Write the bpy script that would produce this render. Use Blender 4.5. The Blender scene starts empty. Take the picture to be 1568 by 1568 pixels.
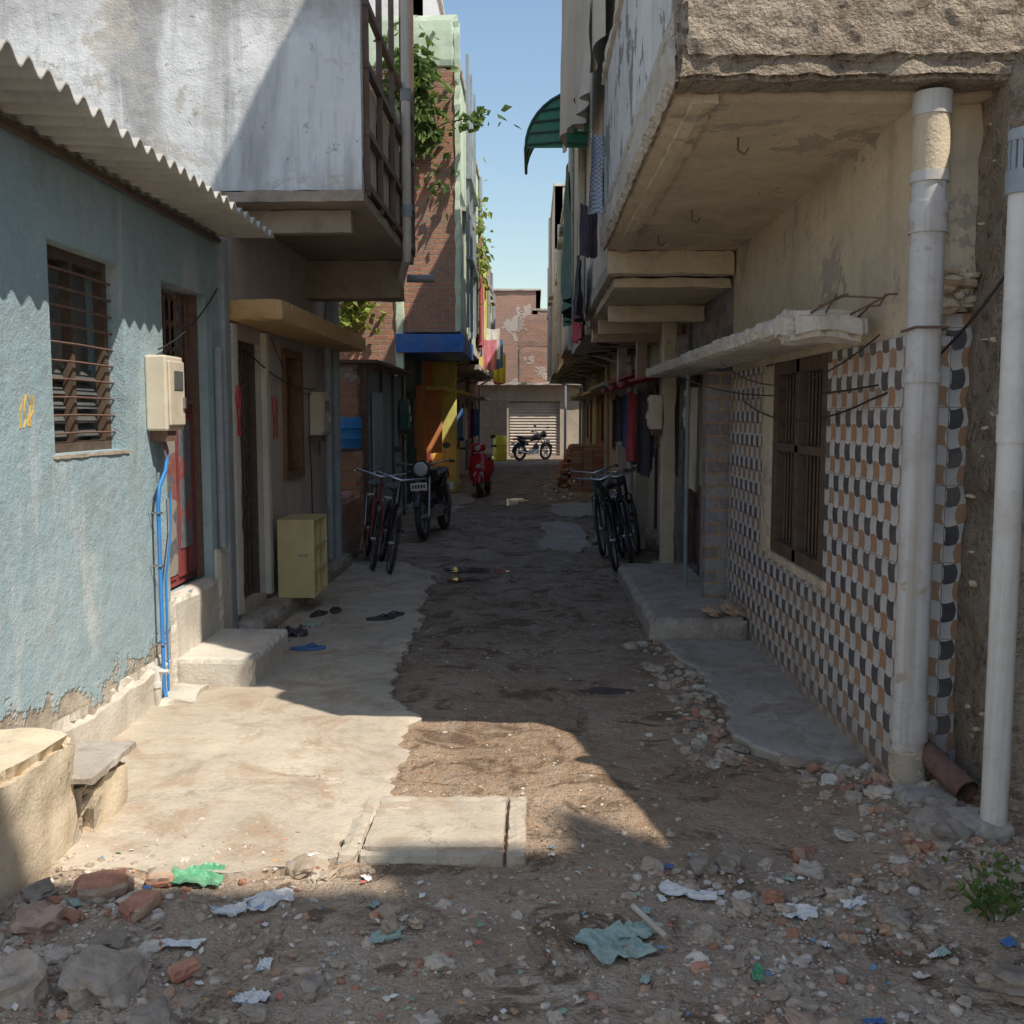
import bpy, math, random
from mathutils import Vector, Matrix, noise
R=random.Random(7)
scene=bpy.context.scene
COL=scene.collection
pi=math.pi

# ------------------------------------------------------------ materials
class Mt:
    def __init__(s,name,rough=.85,spec=.3):
        s.m=bpy.data.materials.new(name); s.m.use_nodes=True
        s.nt=s.m.node_tree; s.b=s.nt.nodes['Principled BSDF']
        s.b.inputs['Roughness'].default_value=rough
        s.b.inputs['Specular IOR Level'].default_value=spec
        s._p=None; s._x=None; s.g=.68
    def N(s,t,**k):
        n=s.nt.nodes.new(t)
        for a,b in k.items(): setattr(n,a,b)
        return n
    def set(s,sock,v):
        if isinstance(v,bpy.types.NodeSocket): s.nt.links.new(v,sock)
        elif isinstance(v,(tuple,list)):
            v=tuple(v)
            if sock.type=='RGBA' and len(v)==3: v=v+(1,)
            sock.default_value=v
        else:
            if sock.type=='RGBA': v=(v,v,v,1)
            sock.default_value=v
    def P(s):
        if s._p is None: s._p=s.N('ShaderNodeTexCoord').outputs['Object']
        return s._p
    def xyz(s):
        if s._x is None:
            n=s.N('ShaderNodeSeparateXYZ'); s.set(n.inputs[0],s.P()); s._x=n.outputs
        return s._x
    def math(s,op,a,b=0.0,c=0.0,clamp=False):
        n=s.N('ShaderNodeMath',operation=op,use_clamp=clamp)
        s.set(n.inputs[0],a); s.set(n.inputs[1],b); s.set(n.inputs[2],c)
        return n.outputs[0]
    def vec(s,x,y,z=0.0):
        n=s.N('ShaderNodeCombineXYZ')
        s.set(n.inputs[0],x); s.set(n.inputs[1],y); s.set(n.inputs[2],z); return n.outputs[0]
    def scl(s,x,y,z):
        n=s.N('ShaderNodeMapping'); s.set(n.inputs['Vector'],s.P()); n.inputs['Scale'].default_value=(x,y,z); return n.outputs[0]
    def noise(s,scale,detail=5,rough=.6,vec=None,dist=0.0,out=0):
        n=s.N('ShaderNodeTexNoise'); s.set(n.inputs['Vector'],vec if vec is not None else s.P())
        n.inputs['Scale'].default_value=scale; n.inputs['Detail'].default_value=min(detail,5)
        n.inputs['Roughness'].default_value=rough; n.inputs['Distortion'].default_value=dist
        return n.outputs[out]
    def vor(s,scale,feature='F1',vec=None,out='Distance'):
        n=s.N('ShaderNodeTexVoronoi',feature=feature); s.set(n.inputs['Vector'],vec if vec is not None else s.P())
        n.inputs['Scale'].default_value=scale
        return n.outputs[out]
    def ramp(s,f,stops,interp='LINEAR'):
        n=s.N('ShaderNodeValToRGB'); s.set(n.inputs[0],f); cr=n.color_ramp; cr.interpolation=interp
        while len(cr.elements)<len(stops): cr.elements.new(.5)
        for e,(p,c) in zip(cr.elements,stops):
            e.position=p
            e.color=(c,c,c,1) if not isinstance(c,(tuple,list)) else tuple(c)+(1,)
        return n.outputs[0]
    def mix(s,f,a,b,mode='MIX'):
        n=s.N('ShaderNodeMix',data_type='RGBA',blend_type=mode)
        s.set(n.inputs[0],f); s.set(n.inputs[6],a); s.set(n.inputs[7],b); return n.outputs[2]
    def island(s):
        return s.N('ShaderNodeNewGeometry').outputs['Random Per Island']
    def bump(s,h,strength=.5,dist=.02):
        n=s.N('ShaderNodeBump'); n.inputs['Strength'].default_value=strength; n.inputs['Distance'].default_value=dist
        s.set(n.inputs['Height'],h); s.nt.links.new(n.outputs[0],s.b.inputs['Normal'])
    def col(s,c):
        gm=s.N('ShaderNodeGamma'); s.set(gm.inputs[0],c); gm.inputs[1].default_value=s.g
        s.set(s.b.inputs['Base Color'],gm.outputs[0]); return s
    def rough(s,c): s.set(s.b.inputs['Roughness'],c); return s

def sc(c,k): return tuple(min(1,max(0,x*k)) for x in c)

def plaster(name,base,var=.18,grime=(.10,.08,.06),gamt=.45,streak=.4,bump=.35,fine=60,peel=None,peel_lo=.58,basedirt=.5,dirtcol=(.24,.18,.12),rough=.9,sscale=5.):
    m=Mt(name,rough,.2)
    c=m.ramp(m.noise(.9,5,.65),[(.3,sc(base,1-var)),(.7,sc(base,1+var))])
    c=m.mix(m.math('MULTIPLY',m.ramp(m.noise(3.1,5,.7,dist=.6),[(.48,0.),(.72,1.)]),gamt),c,grime)
    st=m.noise(1,5,.65,vec=m.scl(sscale,sscale,.35),dist=.3)
    c=m.mix(m.math('MULTIPLY',m.ramp(st,[(.5,0.),(.72,1.)]),streak),c,sc(grime,1.2))
    c=m.mix(m.math('MULTIPLY',m.ramp(m.noise(24,3,.7),[(.55,0.),(.75,1.)]),gamt*.6),c,grime)
    h=m.math('ADD',m.noise(fine,3,.7),m.math('MULTIPLY',m.noise(5,4,.6),2.5))
    if peel:
        pf=m.ramp(m.noise(1.7,5,.72,dist=.3),[(peel_lo,0.),(peel_lo+.015,1.)])
        c=m.mix(pf,c,m.mix(m.noise(12,4),sc(peel,.75),sc(peel,1.2)))
        h=m.math('SUBTRACT',h,m.math('MULTIPLY',pf,.8))
    if basedirt>0:
        z=m.math('ADD',m.xyz()[2],m.math('MULTIPLY',m.noise(2.3,5,.7),-.9))
        f=m.ramp(m.math('ADD',z,.5),[(.12,1.),(.30,0.)])
        f=m.math('MULTIPLY',f,basedirt)
        c=m.mix(f,c,m.mix(m.noise(9,4,.7),sc(dirtcol,.6),sc(dirtcol,1.5)))
    m.col(c); m.bump(h,bump,.012)
    return m.m

def brick(name,c1,c2,mortar,plast=None,plast_lo=.6,w=.23,rh=.085,g=.8):
    m=Mt(name,.92,.15); m.g=g
    x=m.xyz()
    u=m.math('ADD',m.math('ADD',x[0],x[1]),m.math('MULTIPLY',m.noise(7,3,.6),.03))
    v=m.math('ADD',x[2],m.math('MULTIPLY',m.noise(5,4,.6),.04))
    b=m.N('ShaderNodeTexBrick',offset=.5)
    m.set(b.inputs['Vector'],m.vec(u,v)); b.inputs['Scale'].default_value=1
    b.inputs['Brick Width'].default_value=w; b.inputs['Row Height'].default_value=rh
    b.inputs['Mortar Size'].default_value=.009; b.inputs['Mortar Smooth'].default_value=.3; b.inputs['Bias'].default_value=0
    m.set(b.inputs['Color1'],c1); m.set(b.inputs['Color2'],c2); m.set(b.inputs['Mortar'],mortar)
    c=m.mix(m.ramp(m.noise(1.3,5,.7),[(.35,0.),(.7,.65)]),b.outputs['Color'],sc(mortar,.7))
    c=m.mix(.5,c,m.ramp(m.noise(22,4,.7),[(.3,.45),(.7,1.3)]),'MULTIPLY')
    h=m.math('ADD',m.math('MULTIPLY',b.outputs['Fac'],-1.5),m.noise(30,4,.7))
    if plast:
        pf=m.ramp(m.noise(.8,5,.7),[(plast_lo,0.),(plast_lo+.02,1.)])
        c=m.mix(pf,c,m.mix(m.noise(10,4,.7),sc(plast,.7),sc(plast,1.2)))
        h=m.math('ADD',h,m.math('MULTIPLY',pf,1.5))
    m.col(c); m.bump(h,.7,.02)
    return m.m

def simple(name,c,rough=.6,var=.2,metal=0,spec=.4,nscale=14,bump=.15,dirt=.3,dirtc=(.15,.115,.08),g=.82):
    m=Mt(name,rough,spec); m.g=g
    cc=m.ramp(m.noise(nscale,4,.65),[(.3,sc(c,1-var)),(.7,sc(c,1+var))])
    cc=m.mix(m.math('MULTIPLY',m.ramp(m.noise(nscale*.35,5,.7),[(.45,0.),(.7,1.)]),dirt),cc,dirtc)
    m.col(cc); m.b.inputs['Metallic'].default_value=metal
    if bump>0: m.bump(m.noise(nscale*4,2,.6),bump,.004)
    return m.m

def islands(name,stops,rough=.9,bump=.5,scale=30,noisemix=.4,g=.8):
    m=Mt(name,rough,.2); m.g=g
    c=m.ramp(m.island(),stops,'CONSTANT')
    c=m.mix(noisemix,c,m.ramp(m.noise(scale,4,.7),[(.3,.3),(.7,1.4)]),'MULTIPLY')
    m.col(c); m.bump(m.noise(scale*2,4,.7),bump,.01)
    return m.m

def blue_wall():
    m=Mt('blue_limewash',.9,.2); m.g=.7
    x=m.xyz()
    base=m.ramp(m.noise(.8,5,.6),[(.3,(.17,.275,.325)),(.7,(.265,.385,.435))])
    st=m.noise(1,5,.65,vec=m.scl(1.5,1.5,.5),dist=1.)
    c=m.mix(m.math('MULTIPLY',m.ramp(st,[(.54,0.),(.68,1.)]),.65),base,(.54,.57,.56))
    c=m.mix(m.math('MULTIPLY',m.ramp(m.noise(2.6,5,.72),[(.5,0.),(.72,1.)]),.6),c,(.16,.18,.18))
    st2=m.noise(1,5,.7,vec=m.scl(7,7,.9),dist=.6)
    c=m.mix(m.math('MULTIPLY',m.ramp(st2,[(.56,0.),(.72,1.)]),.4),c,(.14,.155,.15))
    c=m.mix(m.math('MULTIPLY',m.ramp(m.noise(26,4,.7),[(.56,0.),(.7,1.)]),.5),c,(.40,.46,.46))
    c=m.mix(m.ramp(m.noise(7,5,.8),[(.66,0.),(.68,.8)]),c,(.42,.40,.36))
    z=m.math('ADD',x[2],m.math('MULTIPLY',m.noise(2.,5,.75),-.9))
    f=m.ramp(m.math('ADD',z,.5),[(.40,1.),(.44,0.)])
    dd=m.mix(m.ramp(m.noise(6,5,.75),[(.35,0.),(.65,1.)]),(.17,.13,.09),(.45,.38,.29))
    c=m.mix(f,c,dd)
    h=m.math('ADD',m.math('ADD',m.noise(70,3,.7),m.math('MULTIPLY',m.noise(9,5,.6),2.5)),m.math('MULTIPLY',f,-2.))
    m.col(c); m.bump(h,.5,.014); return m.m

def tile_mat():
    m=Mt('glazed_checker_tile',.3,.5); m.g=.8
    x=m.xyz()
    u=m.math('DIVIDE',m.math('ADD',x[0],x[1]),.086); v=m.math('DIVIDE',x[2],.084)
    u2=m.math('ADD',u,m.math('MULTIPLY',m.math('SINE',m.math('MULTIPLY',v,pi)),.12))
    v2=m.math('ADD',v,m.math('MULTIPLY',m.math('SINE',m.math('MULTIPLY',u,pi)),.12))
    i=m.math('FLOOR',u2); j=m.math('FLOOR',v2)
    ck=m.math('FLOORED_MODULO',m.math('ADD',i,j),2.); ii=m.math('FLOORED_MODULO',i,2.)
    n=m.noise(18,5,.7)
    dark=m.mix(ii,m.mix(n,(.018,.02,.026),(.09,.09,.10)),m.mix(n,(.28,.13,.06),(.50,.28,.15)))
    wh=m.mix(m.noise(9,4,.6),(.50,.50,.50),(.84,.81,.76))
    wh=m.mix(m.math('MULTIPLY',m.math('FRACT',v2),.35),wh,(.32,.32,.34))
    c=m.mix(ck,wh,dark)
    fu=m.math('FRACT',m.math('DIVIDE',u,4.)); fv=m.math('FRACT',m.math('DIVIDE',v,4.))
    g=m.math('MAXIMUM',m.math('LESS_THAN',fu,.010),m.math('LESS_THAN',fv,.010))
    c=m.mix(g,c,(.16,.13,.10))
    df=m.ramp(m.noise(2.2,5,.72),[(.47,0.),(.75,.6)])
    c=m.mix(df,c,(.24,.19,.14))
    c=m.mix(m.ramp(m.noise(34,4,.75),[(.57,0.),(.7,.45)]),c,(.2,.17,.14))
    z=m.math('ADD',x[2],m.math('MULTIPLY',m.noise(3,5,.7),-.5))
    f=m.ramp(m.math('ADD',z,.5),[(.2,.85),(.5,0.)])
    c=m.mix(f,c,(.22,.165,.115))
    m.col(c); m.rough(m.math('ADD',m.math('MULTIPLY',df,.5),.3))
    m.bump(m.math('ADD',m.math('MULTIPLY',g,-1.),m.math('MULTIPLY',m.noise(3,3,.5),1.5)),.3,.006); return m.m

def dirt_mat():
    m=Mt('packed_dirt',.95,.15); m.g=.9
    x=m.xyz()
    c=m.ramp(m.noise(1.1,5,.68,dist=.4),[(.28,(.22,.135,.080)),(.5,(.36,.24,.15)),(.72,(.52,.375,.255))])
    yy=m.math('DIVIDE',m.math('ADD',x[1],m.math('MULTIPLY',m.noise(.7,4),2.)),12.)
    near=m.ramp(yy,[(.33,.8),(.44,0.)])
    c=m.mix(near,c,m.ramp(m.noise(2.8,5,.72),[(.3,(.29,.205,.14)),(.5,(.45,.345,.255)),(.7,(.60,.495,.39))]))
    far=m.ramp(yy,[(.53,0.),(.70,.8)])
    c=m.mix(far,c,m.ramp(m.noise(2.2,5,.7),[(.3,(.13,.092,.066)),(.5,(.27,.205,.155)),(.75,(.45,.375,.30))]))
    c=m.mix(m.ramp(m.noise(14,5,.75),[(.42,0.),(.75,.8)]),c,(.48,.375,.28))
    c=m.mix(m.ramp(m.noise(2.6,5,.75,dist=1.),[(.52,0.),(.60,.8)]),c,(.12,.075,.045))
    c=m.mix(m.ramp(m.noise(1,5,.7,vec=m.scl(4,.6,1),dist=.5),[(.55,0.),(.7,.5)]),c,(.42,.35,.28))
    v=m.vor(55); peb=m.ramp(v,[(.10,1.),(.28,0.)])
    pm=m.math('MULTIPLY',peb,m.ramp(m.noise(6,4,.6),[(.5,0.),(.6,1.)]))
    c=m.mix(m.math('MULTIPLY',pm,.7),c,m.mix(m.vor(55,out='Color'),(.42,.33,.25),(.58,.51,.43)))
    h=m.math('ADD',m.math('MULTIPLY',m.noise(9,5,.75),3.),m.math('ADD',m.math('MULTIPLY',pm,.6),m.math('MULTIPLY',m.noise(60,3,.7),.8)))
    m.col(c); m.bump(h,.9,.025); return m.m

def concrete_mat(name='weathered_concrete',k=1.,tint=(.46,.385,.29),crack=True,dirt=(.32,.215,.135)):
    m=Mt(name,.9,.2); m.g=.8
    t=sc(tint,k)
    c=m.ramp(m.noise(1.4,5,.7),[(.3,sc(t,.75)),(.7,sc(t,1.25))])
    c=m.mix(m.ramp(m.noise(2.,5,.75,dist=.9),[(.48,0.),(.62,.85)]),c,dirt)
    c=m.mix(m.ramp(m.noise(5,5,.75,dist=.3),[(.54,0.),(.66,.65)]),c,sc(t,.55))
    c=m.mix(m.ramp(m.noise(3,5,.8,dist=.5),[(.60,0.),(.66,.6)]),c,sc(t,1.5))
    c=m.mix(m.ramp(m.noise(45,4,.7),[(.5,0.),(.8,.5)]),c,sc(t,.45))
    h=m.math('ADD',m.noise(50,4,.7),m.math('MULTIPLY',m.noise(6,5,.6),2.5))
    if crack:
        n=m.N('ShaderNodeVectorMath',operation='ADD'); m.set(n.inputs[0],m.P()); m.set(n.inputs[1],m.noise(2.5,5,.7,out=1))
        cr=m.ramp(m.vor(.5,'DISTANCE_TO_EDGE',vec=n.outputs[0]),[(.0,1.),(.004,0.)])
        cr=m.math('MULTIPLY',cr,m.ramp(m.noise(1.3,3),[(.45,0.),(.6,1.)]))
        c=m.mix(m.math('MULTIPLY',cr,.6),c,(.06,.05,.04)); h=m.math('SUBTRACT',h,m.math('MULTIPLY',cr,2.))
    m.col(c); m.bump(h,.5,.012); return m.m

def stucco_mat():
    m=Mt('pebbledash_stucco',.95,.15); m.g=.74
    c=m.ramp(m.noise(1.6,5,.7),[(.3,(.38,.28,.19)),(.7,(.66,.53,.39))])
    c=m.mix(m.ramp(m.noise(17,5,.8),[(.36,.85),(.5,0.)]),c,(.14,.095,.06))
    st=m.noise(1,5,.65,vec=m.scl(2.2,2.2,.7),dist=.5)
    c=m.mix(m.ramp(st,[(.54,0.),(.7,.5)]),c,(.17,.135,.105))
    c=m.mix(m.ramp(m.noise(45,3,.7),[(.6,0.),(.7,.6)]),c,(.74,.65,.53))
    h=m.math('ADD',m.math('MULTIPLY',m.noise(17,5,.8),4.),m.math('MULTIPLY',m.vor(60),-.7))
    m.col(c); m.bump(h,1.,.03); return m.m

def parapet_mat():
    m=Mt('streaked_whitewash',.9,.2)
    c=m.ramp(m.noise(.8,5,.65),[(.3,(.46,.49,.51)),(.7,(.72,.73,.72))])
    st=m.noise(1,5,.62,vec=m.scl(2.2,2.2,.35),dist=.6)
    c=m.mix(m.ramp(st,[(.49,0.),(.64,.85)]),c,(.22,.215,.21))
    st2=m.noise(1,5,.7,vec=m.scl(6,6,.5),dist=.4)
    c=m.mix(m.ramp(st2,[(.52,0.),(.70,.7)]),c,(.13,.128,.125))
    z=m.math('ADD',m.xyz()[2],m.math('MULTIPLY',m.noise(3.5,5,.7),1.1))
    c=m.mix(m.math('MULTIPLY',m.ramp(m.math('SUBTRACT',z,4.2),[(.55,0.),(1.,1.)]),.75),c,(.16,.15,.14))
    c=m.mix(m.ramp(m.noise(2.,5,.75,dist=.4),[(.57,0.),(.62,.85)]),c,(.38,.35,.30))
    c=m.mix(m.ramp(m.noise(9,5,.8),[(.62,0.),(.65,.8)]),c,(.17,.16,.15))
    m.col(c); m.bump(m.math('ADD',m.noise(60,3,.7),m.math('MULTIPLY',m.noise(8,5,.6),2.)),.45,.012); return m.m

def leaf_mat(name,a,b):
    m=Mt(name,.6,.3); m.g=.85; m.col(m.mix(m.island(),a,b))
    tr=m.N('ShaderNodeBsdfTranslucent'); m.set(tr.inputs['Color'],sc(b,1.4))
    ms=m.N('ShaderNodeMixShader'); ms.inputs[0].default_value=.3
    m.nt.links.new(m.b.outputs[0],ms.inputs[1]); m.nt.links.new(tr.outputs[0],ms.inputs[2])
    m.nt.links.new(ms.outputs[0],m.nt.nodes['Material Output'].inputs[0]); return m.m

def glossy_pattern(name,cols,scale=8,rough=.6):
    m=Mt(name,rough,.3)
    m.col(m.mix(m.ramp(m.noise(scale*3,5,.7),[(.4,0.),(.8,.5)]),m.ramp(m.vor(scale,out='Color'),cols,'CONSTANT'),(.25,.2,.16)))
    return m.m

BLUE=blue_wall(); TILE=tile_mat(); DIRT=dirt_mat(); CONC=concrete_mat(); CONC2=concrete_mat('grey_concrete',1.05,(.34,.295,.245),True,(.23,.17,.12))
STUC=stucco_mat(); PARA=parapet_mat()
SOFF=plaster('ochre_plaster',(.53,.41,.26),.18,(.18,.135,.09),.5,.3,.5,peel=(.32,.26,.19),peel_lo=.60,basedirt=0)
SLABC=plaster('mossy_slab_edge',(.40,.34,.27),.25,(.12,.10,.08),.6,.6,.6,basedirt=0)
CANW=plaster('chalky_canopy',(.54,.48,.39),.2,(.18,.145,.11),.55,.2,.5,basedirt=0)
WHITEP=plaster('peeling_white_plaster',(.58,.57,.55),.15,(.14,.13,.12),.4,.5,.4,peel=(.16,.15,.14),peel_lo=.56,basedirt=0)
GREYP=plaster('grey_pink_plaster',(.43,.35,.30),.15,(.15,.115,.095),.4,.4,.35)
ORANGE=plaster('ochre_paint',(.56,.30,.10),.15,(.22,.13,.07),.4,.3,.3,basedirt=0)
TAN=plaster('tan_plaster',(.38,.31,.22),.2,(.13,.10,.07),.5,.4,.4)
DKSOFF=plaster('dark_brown_soffit',(.25,.19,.14),.3,(.07,.055,.04),.6,.1,.5,basedirt=0)  # dark brown plaster for the balcony underside
BRICK=brick('red_brick',(.46,.17,.085),(.34,.12,.065),(.32,.26,.20),(.32,.28,.23),.6)
BRICK2=brick('far_brick',(.42,.18,.11),(.32,.14,.09),(.34,.27,.22),(.42,.34,.28),.58)
BRPAINT=brick('painted_brickwork',(.10,.13,.19),(.28,.33,.38),(.45,.27,.15),None,w=.2,rh=.1)
GREENP=plaster('pale_green_paint',(.52,.64,.42),.15,(.2,.2,.15),.35,.4,.3)
YELP=plaster('yellow_paint',(.76,.66,.10),.12,(.25,.2,.1),.25,.3,.3)
ORP=plaster('orange_paint',(.66,.17,.04),.12,(.2,.12,.08),.3,.3,.3)
PINKP=plaster('lilac_paint',(.48,.42,.5),.15,(.2,.18,.16),.35,.3,.3)
CREAM=plaster('cream_paint',(.60,.54,.42),.15,(.2,.17,.13),.35,.4,.3)
WHITEW=plaster('bounce_whitewash',(.72,.70,.66),.08,(.4,.36,.3),.3,.3,.3)  # pale paint of the unseen house added to bounce light
BLUEP=simple('blue_gloss_paint',(.015,.10,.38),.5)
TEALD=simple('dark_teal_paint',(.012,.06,.05),.5)
PVC=plaster('dusty_pvc',(.47,.465,.45),.12,(.20,.145,.095),.6,.8,.1,peel=(.34,.275,.20),peel_lo=.60,basedirt=.85,rough=.55,sscale=14)
PVCW=plaster('white_pvc',(.62,.61,.56),.1,(.26,.205,.145),.45,.7,.08,basedirt=.75,rough=.5,sscale=14)
GPIPE=simple('grey_downpipe',(.24,.28,.32),.5,.15,dirt=.4)
BPIPE=simple('blue_pvc',(.01,.14,.45),.45,.15,dirt=.25)
BLACK=simple('black_rubber',(.018,.018,.019),.6,.3,dirt=.35,dirtc=(.09,.075,.06))
DARK=simple('dark_interior',(.022,.018,.016),.9,.3,dirt=.1)  # near-black colour stands in for the shade of unlit rooms
CABLE=simple('black_cable',(.015,.015,.015),.5,.1,dirt=0)
STEEL=simple('dull_steel',(.35,.35,.36),.35,.2,metal=.9,dirt=.2)
RUST=simple('rusty_steel',(.12,.06,.045),.8,.3,nscale=25,dirt=.3)
BRFRAME=simple('brown_steel_paint',(.10,.055,.04),.6,.2,dirt=.3,dirtc=(.2,.17,.14))
REDM=simple('faded_red_paint',(.22,.03,.027),.6,.35,nscale=4,dirt=.9,dirtc=(.04,.028,.03))
WOOD=simple('dark_wood',(.07,.042,.028),.65,.35,nscale=20,dirt=.3)
WOODB=simple('brown_wood',(.16,.07,.03),.65,.3,nscale=20,dirt=.3)
CREMBOX=simple('beige_enamel',(.62,.54,.40),.5,.1,nscale=6,dirt=.45,dirtc=(.3,.2,.12))
CABC=simple('yellow_laminate',(.62,.47,.20),.5,.1,nscale=4,dirt=.25)
ASB=plaster('cement_sheet',(.32,.30,.265),.2,(.10,.09,.08),.5,.0,.4,basedirt=0)
SHEDM=simple('faded_grey_blue_sheet',(.18,.23,.24),.6,.2,nscale=4,dirt=.4)
SHUT=simple('cream_shutter',(.54,.47,.40),.6,.12,nscale=4,dirt=.4,dirtc=(.28,.22,.18))
GLASS=simple('dusty_glass',(.07,.075,.075),.25,.4,nscale=6,bump=.02,dirt=.5,dirtc=(.16,.15,.13))
STONE=islands('rubble_stone',[(0,(.40,.31,.225)),(.25,(.31,.235,.165)),(.45,(.46,.38,.295)),(.62,(.25,.185,.13)),(.76,(.44,.25,.155)),(.84,(.60,.53,.44)),(.95,(.34,.145,.085))])
ROCK=islands('quarry_rock',[(0,(.27,.215,.165)),(.3,(.34,.27,.205)),(.6,(.23,.185,.145)),(.8,(.37,.235,.17))],noisemix=.6,scale=14)
BRKCH=islands('brick_chunk',[(0,(.46,.19,.115)),(.4,(.38,.15,.09)),(.7,(.44,.28,.185))])
LITM=islands('litter_scraps',[(0,(.66,.64,.60)),(.2,(.65,.28,.08)),(.30,(.12,.27,.48)),(.42,(.50,.44,.36)),(.66,(.22,.40,.28)),(.72,(.55,.10,.07)),(.78,(.70,.68,.64))],.5,.1,10,.25)
LEAF=leaf_mat('leaf_green',(.035,.08,.015),(.13,.19,.04))
LEAFY=leaf_mat('leaf_yellowgreen',(.12,.18,.03),(.27,.33,.05))
BARK=simple('bark',(.12,.09,.065),.9)
SKIRT=simple('tarp_teal',(.012,.085,.07),.55,.25,dirt=.2)
GAWN=simple('green_awning_plastic',(.02,.19,.11),.35,.2,dirt=.15)
TARP=plaster('faded_canvas',(.48,.41,.31),.15,(.2,.165,.125),.3,.3,.3,basedirt=0)
REDC=simple('red_cloth',(.42,.05,.06),.9,.2); BLUC=simple('blue_cloth',(.04,.12,.34),.9,.2); WHC=simple('white_cloth',(.62,.62,.62),.9,.1)
PINKC=simple('pink_cloth',(.55,.15,.22),.9,.2); DKC=simple('dark_cloth',(.04,.035,.05),.9,.2)
RAG=simple('seafoam_rag',(.27,.38,.33),.9,.15,nscale=8,dirt=.5,dirtc=(.24,.19,.145)); GBAG=simple('green_plastic',(.07,.30,.14),.45,.2,dirt=.5,dirtc=(.2,.2,.14))
PAPER=glossy_pattern('printed_paper',[(0,(.66,.64,.61)),(.55,(.54,.54,.54)),(.72,(.20,.30,.45)),(.8,(.60,.56,.5))],30)
POST=glossy_pattern('torn_poster',[(0,(.16,.025,.022)),(.3,(.05,.055,.075)),(.7,(.22,.19,.16)),(.85,(.12,.03,.028))],7)
WATER=Mt('wet_puddle',.04,.5).col((.05,.045,.04)).m
def check_cloth():
    m=Mt('check_shirt',.9,.2); n=m.N('ShaderNodeTexChecker'); m.set(n.inputs[0],m.P()); n.inputs['Scale'].default_value=60
    n.inputs[1].default_value=(.4,.43,.48,1); n.inputs[2].default_value=(.09,.13,.24,1); m.col(n.outputs[0]); return m.m
CHECK=check_cloth()
GRAF_R=simple('red_marks',(.4,.04,.04),.8); GRAF_Y=simple('turmeric_marks',(.55,.33,.06),.8)
PLATE=simple('white_plate',(.75,.75,.75),.4,.05,dirt=.05)
REDP=simple('glossy_red',(.40,.01,.015),.2,.1,dirt=.08,bump=.02)
BLKP=simple('glossy_black',(.015,.015,.017),.2,.1,dirt=.1,bump=.02)
LAMP=simple('headlamp_glass',(.45,.47,.48),.1,.05,dirt=.15,bump=.0)
YELD=simple('yellow_plastic',(.78,.6,.03),.5,.1,dirt=.1)
BLUD=simple('blue_plastic_drum',(.01,.15,.48),.4,.1,dirt=.15)

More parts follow.
